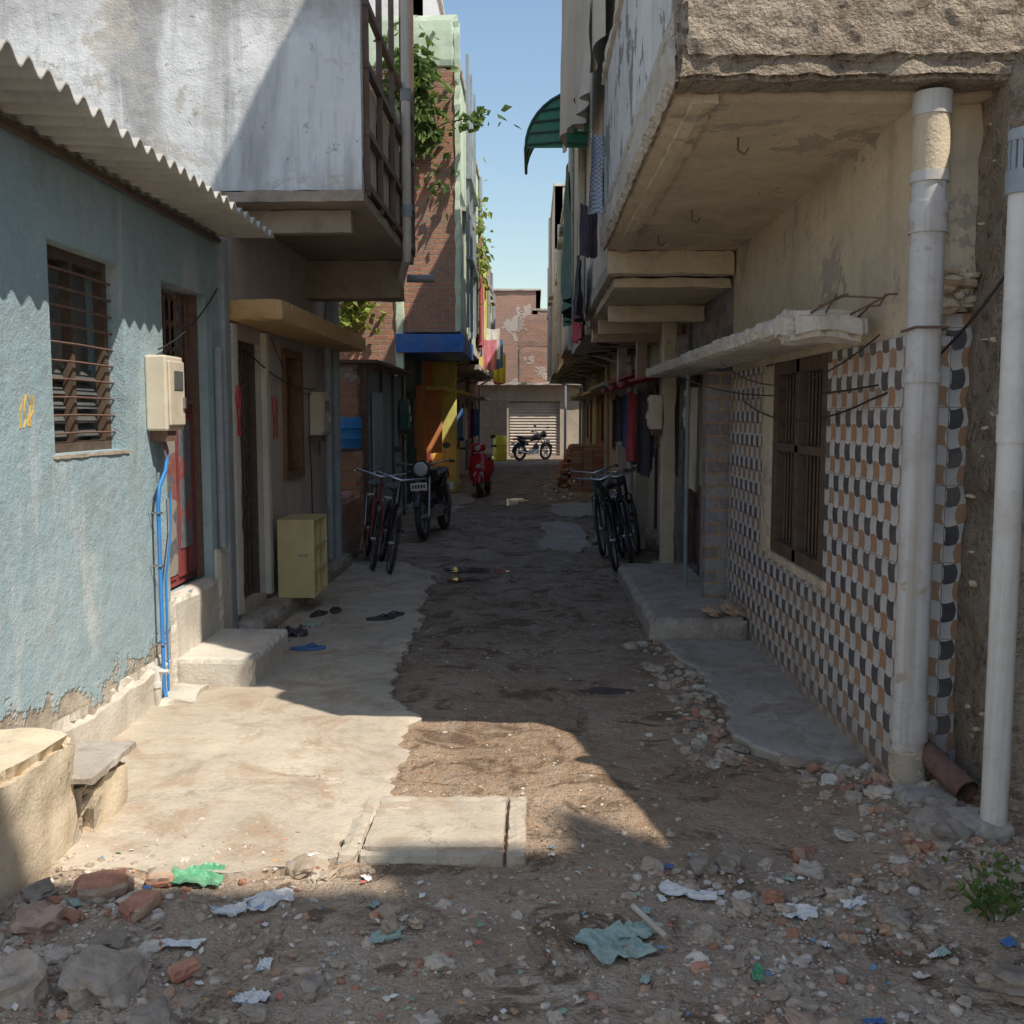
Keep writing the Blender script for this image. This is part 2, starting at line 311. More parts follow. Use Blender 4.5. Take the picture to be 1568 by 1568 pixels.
# ------------------------------------------------------------ geometry
class B:
    def __init__(s): s.v=[]; s.f=[]; s.mi=[]; s.m=0
    def add(s,vs,fs):
        o=len(s.v); s.v.extend([tuple(p) for p in vs])
        for f in fs: s.f.append(tuple(i+o for i in f)); s.mi.append(s.m)
    def quad(s,a,b,c,d): s.add([a,b,c,d],[(0,1,2,3)])
    def box(s,x0,x1,y0,y1,z0,z1,mat=None):
        if x0>x1:x0,x1=x1,x0
        if y0>y1:y0,y1=y1,y0
        vs=[(x0,y0,z0),(x1,y0,z0),(x1,y1,z0),(x0,y1,z0),(x0,y0,z1),(x1,y0,z1),(x1,y1,z1),(x0,y1,z1)]
        if mat is not None: vs=[tuple(mat@Vector(p)) for p in vs]
        s.add(vs,[(0,3,2,1),(4,5,6,7),(0,1,5,4),(1,2,6,5),(2,3,7,6),(3,0,4,7)])
    def tube(s,pts,r,n=8,r1=None,caps=True):
        pts=[Vector(p) for p in pts]; rings=[]
        up=None
        for i,p in enumerate(pts):
            a=pts[max(0,i-1)]; b=pts[min(len(pts)-1,i+1)]; d=(b-a).normalized()
            if up is None: up=Vector((0,0,1)) if abs(d.z)<.9 else Vector((1,0,0))
            x=d.cross(up).normalized(); y=x.cross(d).normalized(); up=y
            rr=r if r1 is None else r+(r1-r)*i/(len(pts)-1)
            rings.append([p+x*math.cos(t*2*pi/n)*rr+y*math.sin(t*2*pi/n)*rr for t in range(n)])
        s.loft(rings,caps)
    def loft(s,rings,caps=True):
        n=len(rings[0]); vs=[p for r in rings for p in r]; fs=[]
        for i in range(len(rings)-1):
            for t in range(n):
                fs.append((i*n+t,i*n+(t+1)%n,(i+1)*n+(t+1)%n,(i+1)*n+t))
        if caps: fs.append(tuple(range(n-1,-1,-1))); fs.append(tuple((len(rings)-1)*n+t for t in range(n)))
        s.add(vs,fs)
    def torus(s,c,R_,r,n=28,m=8,a0=0,a1=2*pi,flat=1.):
        c=Vector(c); full=abs(a1-a0-2*pi)<1e-6
        rings=[]
        for i in range(n+(0 if full else 1)):
            a=a0+(a1-a0)*i/n
            d=Vector((math.cos(a),0,math.sin(a)))
            rings.append([c+d*(R_+r*math.cos(t*2*pi/m))+Vector((0,1,0))*r*flat*math.sin(t*2*pi/m) for t in range(m)])
        if full: rings.append(rings[0])
        s.loft(rings,not full)
    def grid(s,fn,nu,nv):
        vs=[fn(i/nu,j/nv) for j in range(nv+1) for i in range(nu+1)]
        fs=[(j*(nu+1)+i,j*(nu+1)+i+1,(j+1)*(nu+1)+i+1,(j+1)*(nu+1)+i) for j in range(nv) for i in range(nu)]
        s.add(vs,fs)
    def rbox(s,x0,x1,y0,y1,z0,z1,res=.06,amp=.012,fr=5.,chip=1.5,shear=None):
        L=(x0,y0,z0); H=(x1,y1,z1)
        n=[max(1,min(160,int(round((H[k]-L[k])/res)))) for k in range(3)]
        def disp(p):
            q=Vector(p); nv=noise.noise_vector(q*fr); e=sum(1 for k in range(3) if abs(p[k]-L[k])<1e-6 or abs(p[k]-H[k])<1e-6)
            q2=q+nv*amp
            if e>=2:
                t=amp*chip*(.4+abs(noise.noise(q*fr*2.3))*2.2)
                for k in range(3):
                    if abs(p[k]-L[k])<1e-6: q2[k]+=t
                    elif abs(p[k]-H[k])<1e-6: q2[k]-=t
            return tuple(q2)
        for k in range(3):
            a,b=[(1,2),(0,2),(0,1)][k]
            for side in (0,1):
                def fn(u,v,k=k,a=a,b=b,side=side):
                    p=[0,0,0]; p[k]=H[k] if side else L[k]; p[a]=L[a]+(H[a]-L[a])*u; p[b]=L[b]+(H[b]-L[b])*v
                    return disp(p)
                s.grid(fn,n[a],n[b])
    def stone(s,c,r,sq=.7,sub=1):
        vs,fs=(ICO1 if sub==1 else ICO2)
        rot=Matrix.Rotation(R.uniform(0,6.28),3,'Z')@Matrix.Rotation(R.uniform(-.5,.5),3,'X')
        S=Vector((r*R.uniform(.7,1.35),r*R.uniform(.7,1.2),r*sq*R.uniform(.6,1.2))); o=Vector((R.uniform(0,99),R.uniform(0,99),0))
        out=[]
        for v in vs:
            q=Vector(v); mx=max(abs(q.x),abs(q.y),abs(q.z)); q=q.lerp(q/mx*.85,.55)
            q*=1+noise.noise(q*1.6+o)*.5+((noise.noise(q*4+o)*.16+noise.noise(q*11+o)*.05) if sub>1 else 0)
            out.append(rot@Vector((q.x*S.x,q.y*S.y,q.z*S.z))+Vector(c))
        s.add(out,fs)
    def leaves(s,c,rad,n,size,hang=0):
        c=Vector(c)
        for _ in range(n):
            d=Vector((R.gauss(0,.45),R.gauss(0,.45),R.gauss(0,.45)))
            p=c+Vector((d.x*rad[0],d.y*rad[1],d.z*rad[2]))
            a=Vector((R.uniform(-1,1),R.uniform(-1,1),R.uniform(-.8,.5)-hang)).normalized()
            b=a.cross(Vector((R.uniform(-1,1),R.uniform(-1,1),R.uniform(-1,1)))).normalized(); k=a.cross(b)
            L=size*R.uniform(.6,1.3); w=L*.3
            s.add([p,p+a*L*.4+b*w+k*L*.08,p+a*L,p+a*L*.4-b*w+k*L*.08,p+a*L*.5-k*L*.05],[(0,1,4),(1,2,4),(2,3,4),(3,0,4)])
    def make(s,name,mats,parent=None,smooth=False,bevel=0,local=False):
        me=bpy.data.meshes.new(name); me.from_pydata(s.v,[],s.f)
        if not isinstance(mats,(list,tuple)): mats=[mats]
        for m in mats: me.materials.append(m)
        if len(mats)>1: me.polygons.foreach_set('material_index',s.mi)
        if smooth: me.polygons.foreach_set('use_smooth',[True]*len(me.polygons))
        me.validate(); me.update()
        o=bpy.data.objects.new(name,me); COL.objects.link(o)
        if parent is not None:
            o.parent=parent
            if not local: o.location=-Vector(parent.location)
        else:
            c=Vector((0,0,0))
            if s.v:
                xs=[p[0] for p in s.v]; ys=[p[1] for p in s.v]; zs=[p[2] for p in s.v]
                if max(xs)-min(xs)<20:
                    c=Vector(((min(xs)+max(xs))/2,(min(ys)+max(ys))/2,min(zs)))
                    me.transform(Matrix.Translation(-c)); o.location=c
        if bevel:
            md=o.modifiers.new('bevel','BEVEL'); md.width=bevel; md.segments=2; md.limit_method='ANGLE'
        if smooth:
            md=o.modifiers.new('n','EDGE_SPLIT'); md.split_angle=math.radians(40)
        return o

def mkico(sub):
    import bmesh
    bm=bmesh.new(); bmesh.ops.create_icosphere(bm,subdivisions=sub,radius=1)
    bm.verts.ensure_lookup_table(); r=([tuple(v.co) for v in bm.verts],[tuple(v.index for v in f.verts) for f in bm.faces]); bm.free(); return r
ICO1=mkico(1); ICO2=mkico(3)

def group(name,loc=(0,0,0),mat=None):
    e=bpy.data.objects.new(name,None); COL.objects.link(e); e.empty_display_size=.2
    if mat is not None: e.matrix_world=mat
    else: e.location=loc
    return e

def wall(b,axis,p,q,a0,a1,z0,z1,holes=()):
    As=sorted({a0,a1}|{h[0] for h in holes}|{h[1] for h in holes}); Zs=sorted({z0,z1}|{h[2] for h in holes}|{h[3] for h in holes})
    def pt(a,z,d): return (d,a,z) if axis=='x' else (a,d,z)
    def inh(a,z): return any(h[0]<a<h[1] and h[2]<z<h[3] for h in holes)
    for i in range(len(As)-1):
        for j in range(len(Zs)-1):
            if inh((As[i]+As[i+1])/2,(Zs[j]+Zs[j+1])/2): continue
            for d in (p,q): b.quad(pt(As[i],Zs[j],d),pt(As[i+1],Zs[j],d),pt(As[i+1],Zs[j+1],d),pt(As[i],Zs[j+1],d))
    rects=[(a0,a1,z0,z1)]+[h[:4] for h in holes]
    for (A0,A1,Z0,Z1) in rects:
        b.quad(pt(A0,Z0,p),pt(A0,Z1,p),pt(A0,Z1,q),pt(A0,Z0,q)); b.quad(pt(A1,Z0,p),pt(A1,Z1,p),pt(A1,Z1,q),pt(A1,Z0,q))
        b.quad(pt(A0,Z0,p),pt(A1,Z0,p),pt(A1,Z0,q),pt(A0,Z0,q)); b.quad(pt(A0,Z1,p),pt(A1,Z1,p),pt(A1,Z1,q),pt(A0,Z1,q))

def interp(t,pts):
    if t<=pts[0][0]: return pts[0][1]
    for (a,b),(c,d) in zip(pts,pts[1:]):
        if t<=c: return b+(d-b)*(t-a)/(c-a)
    return pts[-1][1]
def sm(a,b,t):
    t=max(0,min(1,(t-a)/(b-a))); return t*t*(3-2*t)

# ------------------------------------------------------------ camera / light
cam=bpy.data.cameras.new('camera'); co=bpy.data.objects.new('camera',cam); COL.objects.link(co)
cam.lens=36; cam.sensor_width=36; cam.clip_end=2000; cam.clip_start=.05
co.location=(0,0,1.65); co.rotation_euler=(math.radians(90-5.43),0,math.radians(1.13)); scene.camera=co
SUN=Vector((.55,-.42,1.))
sl=bpy.data.lights.new('sun','SUN'); so=bpy.data.objects.new('sun',sl); COL.objects.link(so)
sl.energy=5.0; sl.angle=math.radians(.5); sl.color=(1,.92,.80)
so.rotation_euler=(-SUN).to_track_quat('-Z','Y').to_euler(); so.location=(8,-6,14)
w=bpy.data.worlds.new('World'); scene.world=w; w.use_nodes=True
bg=w.node_tree.nodes['Background']; sk=w.node_tree.nodes.new('ShaderNodeTexSky'); sk.sky_type='NISHITA'; sk.sun_disc=False
sk.sun_elevation=math.asin(SUN.normalized().z); sk.sun_rotation=math.atan2(SUN.x,SUN.y)
sk.air_density=1.5; sk.dust_density=.6; sk.ozone_density=2.6
w.node_tree.links.new(sk.outputs[0],bg.inputs[0]); bg.inputs[1].default_value=.15
scene.view_settings.view_transform='Standard'
try: scene.view_settings.look='None'
except Exception: pass
scene.view_settings.exposure=0

# ------------------------------------------------------------ ground
PUD=[(-.55,10.9,.42,.28),(.46,6.05,.17,.09),(-.3,19.5,.45,1.),(-.75,10.2,.25,.12)]
def gh(x,y):
    if abs(x)>6 or y>60 or y<-4: return -.01
    p=Vector((x,y,0))
    h=noise.noise(p*1.3)*.02+noise.noise(p*4.1)*.009+noise.noise(p*13)*.004-.004
    h+=sm(4.0,3.3,y)*(noise.noise(p*5.5+Vector((9,0,0)))*.02+.012+noise.noise(p*17)*.008)
    h+=.10*sm(1.05,1.7,x)*sm(4.75,4.3,y)*sm(2.2,3.2,y)
    h+=.10*sm(-.9,-1.7,x)*sm(3.5,2.9,y)
    for (a,b,c,d) in PUD:
        r=((x-a)/c)**2+((y-b)/d)**2
        if r<4: h=h*(1-math.exp(-r*r*.6)*.8)-.018*math.exp(-r*1.2)
    if x<-.55-.1*sm(5,7,y) and 3.5<y<11.2: h=min(h,.004)-.012*sm(-.6,-.8,x)
    if abs(x)>2.1: h*=.3
    return h
def axis(lo,hi,st,far):
    a=[lo+i*st for i in range(int((hi-lo)/st)+1)]
    s=st; x=a[-1]
    pos=[]
    while x<far: s*=1.35; x+=s; pos.append(x)
    s=st; x=a[0]; neg=[]
    while x>-far: s*=1.35; x-=s; neg.append(x)
    return neg[::-1]+a+pos
xs=axis(-2.4,2.4,.025,400)
ys=[2.0+i*.025 for i in range(240)]; y=8.0; 
while y<45: ys.append(y); y+=.06+(y-8)*.012
s_=.8
while y<500: ys.append(y); s_*=1.35; y+=s_
y=2.0; s_=.05; neg=[]
while y>-300: s_*=1.35; y-=s_; neg.append(y)
ys=neg[::-1]+ys
g=B(); nx=len(xs)
g.v=[(x,y,gh(x,y)) for y in ys for x in xs]
g.f=[(j*nx+i,j*nx+i+1,(j+1)*nx+i+1,(j+1)*nx+i) for j in range(len(ys)-1) for i in range(nx-1)]; g.mi=[0]*len(g.f)
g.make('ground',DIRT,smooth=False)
for (a,b,c,d) in PUD:
    q=B(); n=40
    for k in range(4 if c>.2 else 1):
        ox=R.uniform(-.5,.5)*c if c>.2 else 0; oy=R.uniform(-.5,.5)*d if c>.2 else 0; ff=.5 if c>.2 else .9
        ring=[(a+ox+c*ff*(1+.5*noise.noise(Vector((math.cos(t/n*6.283)*2+k*7,math.sin(t/n*6.283)*2,a))))*math.cos(t/n*6.283),
           b+oy+d*ff*(1+.5*noise.noise(Vector((math.cos(t/n*6.283)*2,5+math.sin(t/n*6.283)*2+k*3,b))))*math.sin(t/n*6.283),-.006+k*.0012) for t in range(n)]
        q.add(ring,[tuple(range(n))])
    q.make('puddle',WATER)

def strip(name,edge,y0,y1,xin,zt,mat,side,amp=.05):
    b=B(); n=int((y1-y0)/.03); m=26
    def e(y): 
        p=Vector((edge[0][1],y,3.)); return interp(y,edge)+noise.noise(p*2.2)*amp*1.4+noise.noise(p*8)*amp*.9+noise.noise(p*25)*amp*.4
    def fn(u,v):
        y=y0+(y1-y0)*v; xe=e(y); x=xin+(xe-xin)*u; 
        if v<=0 : y+=noise.noise(Vector((x*5,0,2)))*.08
        if v>=1 : y+=noise.noise(Vector((x*5,0,7)))*.05
        p=Vector((x,y,0)); return (x,y,zt+noise.noise(p*1.5)*.006+noise.noise(p*6)*.002-.012*sm(.97,1.,u))
    b.grid(fn,m*2,n)
    for j in range(n):
        a=fn(1,j/n); c=fn(1,(j+1)/n); b.quad(a,c,(c[0]-side*.012,c[1],-.05),(a[0]-side*.012,a[1],-.05))
    for i in range(m):
        a=fn(i/m,0); c=fn((i+1)/m,0); b.quad(a,c,(c[0],c[1]-.01,-.05),(a[0],a[1]-.01,-.05))
        a=fn(i/m,1); c=fn((i+1)/m,1); b.quad(a,c,(c[0],c[1]+.01,-.05),(a[0],a[1]+.01,-.05))
    return b.make(name,mat)
strip('concrete_pavement',[(3.4,-.72),(4.3,-.66),(5.4,-.58),(5.8,-.78),(6.4,-.92),(7,-.84),(9,-.95),(10.5,-1.05),(11.2,-1.4)],3.5,11.2,-2.2,.03,CONC,1,.065)
strip('concrete_pavement',[(4.7,1.2),(5.2,1.05),(6.5,1.05),(7.4,.95)],4.75,7.3,1.62,.035,CONC2,-1)
for (x0,x1,y0,y1) in [(.1,.75,12.3,15.5),(-2.2,-1.2,17,21),(.3,1.3,16.5,19)]:
    b=B(); n=60; cx=(x0+x1)/2; cy=(y0+y1)/2
    ring=[(cx+(x1-x0)/2*abs(math.cos(t))**.6*math.copysign(1,math.cos(t))*(1+.5*noise.noise(Vector((t*3,cx,cy)))),cy+(y1-y0)/2*abs(math.sin(t))**.6*math.copysign(1,math.sin(t))*(1+.3*noise.noise(Vector((t*4,3,cy)))),.022) for t in [k*2*pi/n for k in range(n)]]
    b.add(ring+[(p[0],p[1],-.05) for p in ring],[tuple(range(n))]+[(i,(i+1)%n,n+(i+1)%n,n+i) for i in range(n)])
    b.make('concrete_patch',CONC2)
gm=group('manhole_cover',(-.37,3.94,.0))
b=B(); b.rbox(-.635,-.105,3.70,4.16,-.03,.038,.03,.002,9); b.make('slab',CONC,gm)
b=B(); b.rbox(-.72,-.645,3.63,4.24,-.03,.034,.03,.004,9); b.rbox(-.095,-.02,3.63,4.24,-.03,.034,.03,.004,9); b.rbox(-.64,-.10,3.63,3.692,-.03,.034,.03,.004,9); b.rbox(-.64,-.10,4.168,4.24,-.03,.034,.03,.004,9); b.make('frame',CONC,gm)

# ------------------------------------------------------------ LEFT 1: blue house
XL=-2.15
g1=group('blue_house',(XL,5,0))
b=B(); wall(b,'x',XL,XL-.22,2.6,7.2,0,2.9,[(4.58,5.40,1.47,2.43),(5.98,6.80,.55,2.43)])
b.make('walls',BLUE,g1)
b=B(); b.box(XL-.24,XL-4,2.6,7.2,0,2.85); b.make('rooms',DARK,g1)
b=B(); b.rbox(XL-.05,XL+.05,3.9,5.9,-.05,.27,.05,.025,4,2.); b.rbox(XL-.02,XL+.035,6.82,7.2,0.0,.75,.05,.012,4); b.rbox(XL-.1,XL+.03,5.95,6.84,.0,.56,.04,.012,5); b.make('plinth',CANW,g1)
b=B(); b.box(XL-.02,XL+.045,7.06,7.2,.0,2.86); b.make('corner_pilaster',GPIPE,g1,bevel=.02)
def corr(u,v,zo=0): 
    y=2.5+4.55*v; x=-4.2+2.45*u
    return (x,y+noise.noise(Vector((0,y*2,1)))*.01,2.95-.035*(x+4.2)+math.sin(y*2*pi/.145)*.024+zo+noise.noise(Vector((x,y*1.2,4)))*.014+(noise.noise(Vector((9,y*9,4)))*.012 if u==1 else 0))
b=B(); b.grid(lambda u,v:corr(u,v),14,400); b.grid(lambda u,v:corr(u,v,-.008),14,400)
for j in range(400):
    b.quad(corr(1,j/400),corr(1,(j+1)/400),corr(1,(j+1)/400,-.008),corr(1,j/400,-.008))
b.make('corrugated_roof',ASB,g1,smooth=True)
b=B(); b.box(XL-.02,XL+.3,2.6,2.65,2.75,2.8); b.box(XL+.02,XL+.05,2.6,7.0,2.80,2.83); b.make('rafters',WOOD,g1)
b=B()
for (y0,y1,z0,z1) in [(4.58,4.63,1.47,2.43),(5.35,5.40,1.47,2.43),(4.63,5.35,1.47,1.52),(4.63,5.35,2.38,2.43),(4.97,5.0,1.52,2.38)]: b.box(XL-.13,XL-.08,y0,y1,z0,z1)
b.make('window_frame',WOOD,g1)
b=B()
for k in range(10): 
    z=1.56+k*.085; b.tube([(XL-.06,4.58,z),(XL-.06,5.0,z+.004),(XL-.06,5.40,z)],.006,6)
b.make('window_bars',RUST,g1)
b=B()
for k in range(5):
    z=1.54+k*.07; b.quad((XL-.12,4.64,z),(XL-.12,5.34,z),(XL-.16,5.34,z+.06),(XL-.16,4.64,z+.06))
b.quad((XL-.17,4.63,1.5),(XL-.17,5.35,1.5),(XL-.17,5.35,2.4),(XL-.17,4.63,2.4)); b.make('louvres',GLASS,g1)
b=B(); b.rbox(XL-.12,XL+.012,4.55,5.43,1.445,1.468,.04,.003); b.make('window_sill',TAN,g1)
b=B(); b.box(XL-.14,XL-.10,6.0,6.78,.57,1.72)
for k in range(4): b.box(XL-.10,XL-.085,6.03+k*.19,6.17+k*.19,.62,1.66)
b.make('door_leaf',[REDM],g1,bevel=.004)
b=B(); b.box(XL-.083,XL-.079,6.06,6.36,.65,1.6); b.box(XL-.083,XL-.079,6.42,6.64,.8,1.62); b.make('torn_posters',POST,g1)
b=B()
for k in range(9): b.tube([(XL-.1,6.0+k*.097,1.73),(XL-.1,6.0+k*.097,2.41)],.007,5)
for k in range(8):
    for kk in range(4):
        y=6.0+k*.097; z=1.76+kk*.16
        b.tube([(XL-.1,y,z+.08),(XL-.1,y+.048,z+.15),(XL-.1,y+.097,z+.08),(XL-.1,y+.048,z+.01),(XL-.1,y,z+.08)],.005,4)
b.box(XL-.13,XL-.08,5.98,6.80,1.715,1.745); b.box(XL-.16,XL-.06,5.98,6.02,.57,2.43); b.box(XL-.16,XL-.06,6.76,6.8,.57,2.43)
b.make('door_grille',RUST,g1)
b=B(); b.tube([(XL+.03,6.93,.75),(XL+.03,6.93,2.1)],.03,10); b.make('grey_conduit',GPIPE,g1,smooth=True)
gs=group('doorstep',(-1.95,6.4,0))
b=B(); b.rbox(XL+.01,-1.66,5.97,6.86,-.03,.2,.035,.008,6); b.make('step',CANW,gs)
b=B(); b.rbox(XL+.01,-1.88,5.55,5.96,-.05,.06,.04,.03,5); b.make('footing',CANW,gs)
gp=group('masonry_plinth',(-1.95,3.6,0))
b=B(); b.rbox(-2.6,-1.73,2.4,3.78,-.05,.46,.03,.026,6,2.); b.make('block',SOFF,gp)
b=B(); b.rbox(-2.16,-1.70,3.79,4.15,-.05,.24,.03,.022,7,2.); b.make('lower_block',SOFF,gp)
b=B(); b.rbox(-2.14,-1.66,3.72,4.18,.25,.285,.03,.004,5); b.make('stone_slab',CONC2,gp)

def meter_box(name,x,y,z,w,h,sg=1,mat=CREMBOX):
    e=group(name,(x,y,z)); b=B()
    b.box(x,x+sg*.12,y-w/2,y+w/2,z,z+h); b.make('case',mat,e,bevel=.012)
    b=B(); b.box(x+sg*.12,x+sg*.135,y-w/2+.02,y+w/2-.02,z+.03,z+h*.93); b.make('lid',mat,e,bevel=.006)
    b=B(); b.box(x+sg*.135,x+sg*.14,y-w*.2,y+w*.3,z+h*.55,z+h*.8); b.make('meter_window',GLASS,e)
    b=B(); b.box(x,x+sg*.1,y-w*.3,y+w*.2,z-.06,z-.002)
    b.tube([(x+sg*.05,y,z-.05),(x+sg*.06,y+.02,z-.12),(x+sg*.03,y+.08,z-.1),(x+sg*.05,y+.05,z-.2)],.008,6)
    b.tube([(x+sg*.05,y-.05,z-.05),(x+sg*.08,y-.06,z-.15),(x+sg*.02,y-.02,z-.16)],.006,6); b.make('terminals',RUST,e)
    b=B(); b.box(x+sg*.136,x+sg*.15,y+w*.28,y+w*.38,z+h*.3,z+h*.45); b.make('latch',STEEL,e)
    return e
meter_box('electric_meter_box',XL,5.82,1.56,.28,.42)
e=group('blue_water_pipe',(XL,5.75,0)); b=B()
b.tube([(XL+.03,5.86,1.5),(XL+.05,5.86,1.42),(XL+.05,5.82,1.33),(XL+.05,5.72,1.25),(XL+.05,5.69,1.15),(XL+.05,5.69,.1),(XL+.07,5.66,.05)],.012,8)
b.tube([(XL+.03,5.94,1.2),(XL+.03,5.94,1.0),(XL+.04,5.80,.7),(XL+.05,5.76,.05)],.007,8)
b.make('pipe',BPIPE,e,smooth=True)
b=B(); b.tube([(XL+.05,5.58,.02),(XL+.05,5.58,.24)],.02,10); b.tube([(XL+.05,5.58,.13),(XL+.05,5.58,.16)],.027,10); b.tube([(XL+.05,5.58,.22),(XL+.12,5.58,.22)],.012,8)
b.make('white_tap_stub',PVCW,e,smooth=True)
b=B()
for z in (.35,.8,1.1): b.tube([(XL,5.67,z),(XL+.066,5.675,z),(XL+.066,5.705,z),(XL,5.71,z)],.004,5)
b.make('clips',STEEL,e)
def scribble(name,x,y,z,w,h,mat,n=4):
    b=B()
    for k in range(n):
        yy=y+k*w/n; pts=[(x,yy+R.uniform(-.01,.02)*1.5,z+h*t+R.uniform(-.01,.01)) for t in (0,.25,.5,.75,1)]
        b.tube(pts,.006,5)
    b.make(name,mat)
scribble('wall_scribble',XL-.001,4.28,1.6,.12,.13,GRAF_Y,4)

# ------------------------------------------------------------ LEFT 2: balcony house
g2=group('balcony_house',(XL,9,0)); Y2a,Y2b=7.22,10.95
b=B(); wall(b,'x',XL-.01,XL-.22,Y2a,Y2b,0,3.2,[(7.42,8.15,.22,2.2),(8.85,9.55,1.08,2.22)])
b.make('walls',GREYP,g2)
b=B(); b.box(XL-.24,XL-5,Y2a+.02,Y2b,0,3.2); b.box(XL-.3,XL-5,8.3,Y2b-.02,3.2,7.2); b.make('rooms',TAN,g2)
b=B(); b.box(XL-.21,XL-.19,7.42,8.15,.22,2.2); b.box(XL-.21,XL-.17,8.85,9.55,1.08,2.22); b.make('dark_openings',DARK,g2)  # dark panels paint the shade inside door and window
b=B(); b.rbox(XL-.0,-1.75,7.25,10.9,2.31,2.46,.05,.006,5); b.make('canopy',ORANGE,g2)
b=B()
for k in range(6): b.tube([(XL-.08,7.45+k*.13,.25),(XL-.08,7.45+k*.13,2.15)],.008,5)
for k in range(14):
    for j in range(5):
        y=7.47+j*.13; z=.3+k*.13
        b.tube([(XL-.08,y,z),(XL-.08,y+.13,z+.13)],.004,4); b.tube([(XL-.08,y+.13,z),(XL-.08,y,z+.13)],.004,4)
b.box(XL-.12,XL-.05,7.42,7.47,.22,2.2); b.box(XL-.12,XL-.05,8.10,8.15,.22,2.2); b.box(XL-.12,XL-.05,7.47,8.1,2.14,2.2); b.box(XL-.13,XL-.09,7.47,8.1,.22,.9)
b.make('grille_door',WOOD,g2)
b=B(); b.rbox(XL-.02,XL+.04,8.17,8.27,.2,2.3,.08,.003); b.rbox(XL-.02,XL+.04,7.26,7.40,.2,2.3,.08,.003); b.make('door_jambs',CREAM,g2)
b=B()
for (y0,y1,z0,z1) in [(8.85,8.93,1.08,2.22),(9.47,9.55,1.08,2.22),(8.93,9.47,1.08,1.15),(8.93,9.47,2.15,2.22)]: b.box(XL-.1,XL+.02,y0,y1,z0,z1)
for k in range(5): b.tube([(XL-.05,8.99+k*.1,1.1),(XL-.05,8.99+k*.1,2.2)],.007,5)
b.make('window_frame',WOODB,g2)
b=B(); b.rbox(XL-.02,-1.95,7.22,11,-.02,.16,.06,.012,4); b.make('plinth',CONC2,g2)
b=B()
def para(u,v):
    return (-4.6+3.41*u+.004*noise.noise(Vector((u*9,v*9,0))),7.30+.012*noise.noise(Vector((u*7,v*4,1)))+.004*noise.noise(Vector((u*40,v*20,1))),3.21+(1.30+.03*u)*v+(.008*noise.noise(Vector((u*30,0,3))) if v in (0,1) else 0))
b.grid(para,60,24); b.rbox(-4.6,-1.19,7.32,7.42,3.21,4.52,.07,.003,3); b.make('balcony_end_wall',PARA,g2)
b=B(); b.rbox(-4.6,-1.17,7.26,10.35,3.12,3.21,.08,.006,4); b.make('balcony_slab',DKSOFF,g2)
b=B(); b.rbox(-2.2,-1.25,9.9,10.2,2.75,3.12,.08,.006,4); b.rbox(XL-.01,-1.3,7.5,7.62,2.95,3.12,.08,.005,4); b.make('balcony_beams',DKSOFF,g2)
b=B()
X=-1.17
for z in (3.24,3.62,4.08,4.5): b.box(X-.03,X+.015,7.43,10.3,z,z+.05)
for y in (7.44,8.1,8.8,9.5,10.25): b.box(X-.03,X+.012,y,y+.045,3.2,7.0)
b.box(X-.1,X-.03,7.43,10.3,3.22,3.3)
b.make('balcony_railing',BRFRAME,g2)
b=B(); 
for (y0,y1,z0,z1) in [(7.5,8.08,3.30,4.05),(8.17,8.78,3.32,4.05),(8.87,9.47,3.32,4.3),(9.55,10.22,3.32,4.0)]: b.box(X-.04,X-.035,y0,y1,z0,z1)
b.make('balcony_sheet_panels',GREYP,g2)
b=B()
def fl(u,v): 
    y=7.6+2.6*u; return (X-.12+.02*math.sin(u*40),y,3.35+.75*v+.02*math.sin(u*9))
b.grid(fl,60,6); b.make('hung_cloth',DKC,g2,smooth=True)
b=B(); b.box(-5,-1.3,8.3,10.3,6.95,7.05); b.make('roof_slab',SLABC,g2)
e=group('downpipe',(-1.1,9.2,3))
b=B(); b.tube([(-1.12,9.3,7.2),(-1.12,9.3,3.15),(-1.13,9.35,3.05),(-1.25,9.9,2.95),(-1.3,10.1,2.85)],.04,12); b.make('pipe',PVCW,e,smooth=True)
b=B(); 
for z in (3.4,4.4,5.6): b.tube([(-1.12,9.3,z),(-1.12,9.3,z+.1)],.05,12)
b.make('collars',GPIPE,e,smooth=True)
e=group('downpipe',(XL+.05,10.8,0))
b=B(); b.tube([(XL+.09,10.72,3.1),(XL+.09,10.72,.15)],.055,12); b.tube([(-1.3,10.25,3.05),(-1.35,10.3,2.95),(XL+.12,10.3,2.85),(XL+.1,10.3,2.5),(XL+.1,10.3,.2)],.04,10); b.make('pipe',GPIPE,e,smooth=True)
b=B(); b.tube([(-1.25,10.35,3.0),(-.98,10.37,3.0)],.04,10); b.make('spout',GPIPE,e,smooth=True)
meter_box('electric_meter_box',XL,10.05,1.45,.34,.42)
gc=group('shelf_cabinet',(-1.92,8.3,.16)); b=B()
x0,x1,y0,y1,z0,z1=-2.07,-1.77,8.22,8.75,.16,.80
b.box(x0,x1,y0,y0+.02,z0,z1); b.box(x0,x1,y1-.02,y1,z0,z1); b.box(x0,x0+.02,y0+.02,y1-.02,z0,z1)
for z in (z0,z0+.2,z0+.4,z1-.02): b.box(x0+.02,x1-.002,y0+.02,y1-.02,z,z+.02)
b.box(x0+.02,x1-.01,y0+.25,y0+.27,z0+.02,z1-.02)
b.make('carcass',CABC,gc,bevel=.003)
b=B(); b.box(-1.9,-1.82,y0-.006,y0-.001,.5,.52); b.make('handle',STEEL,gc)
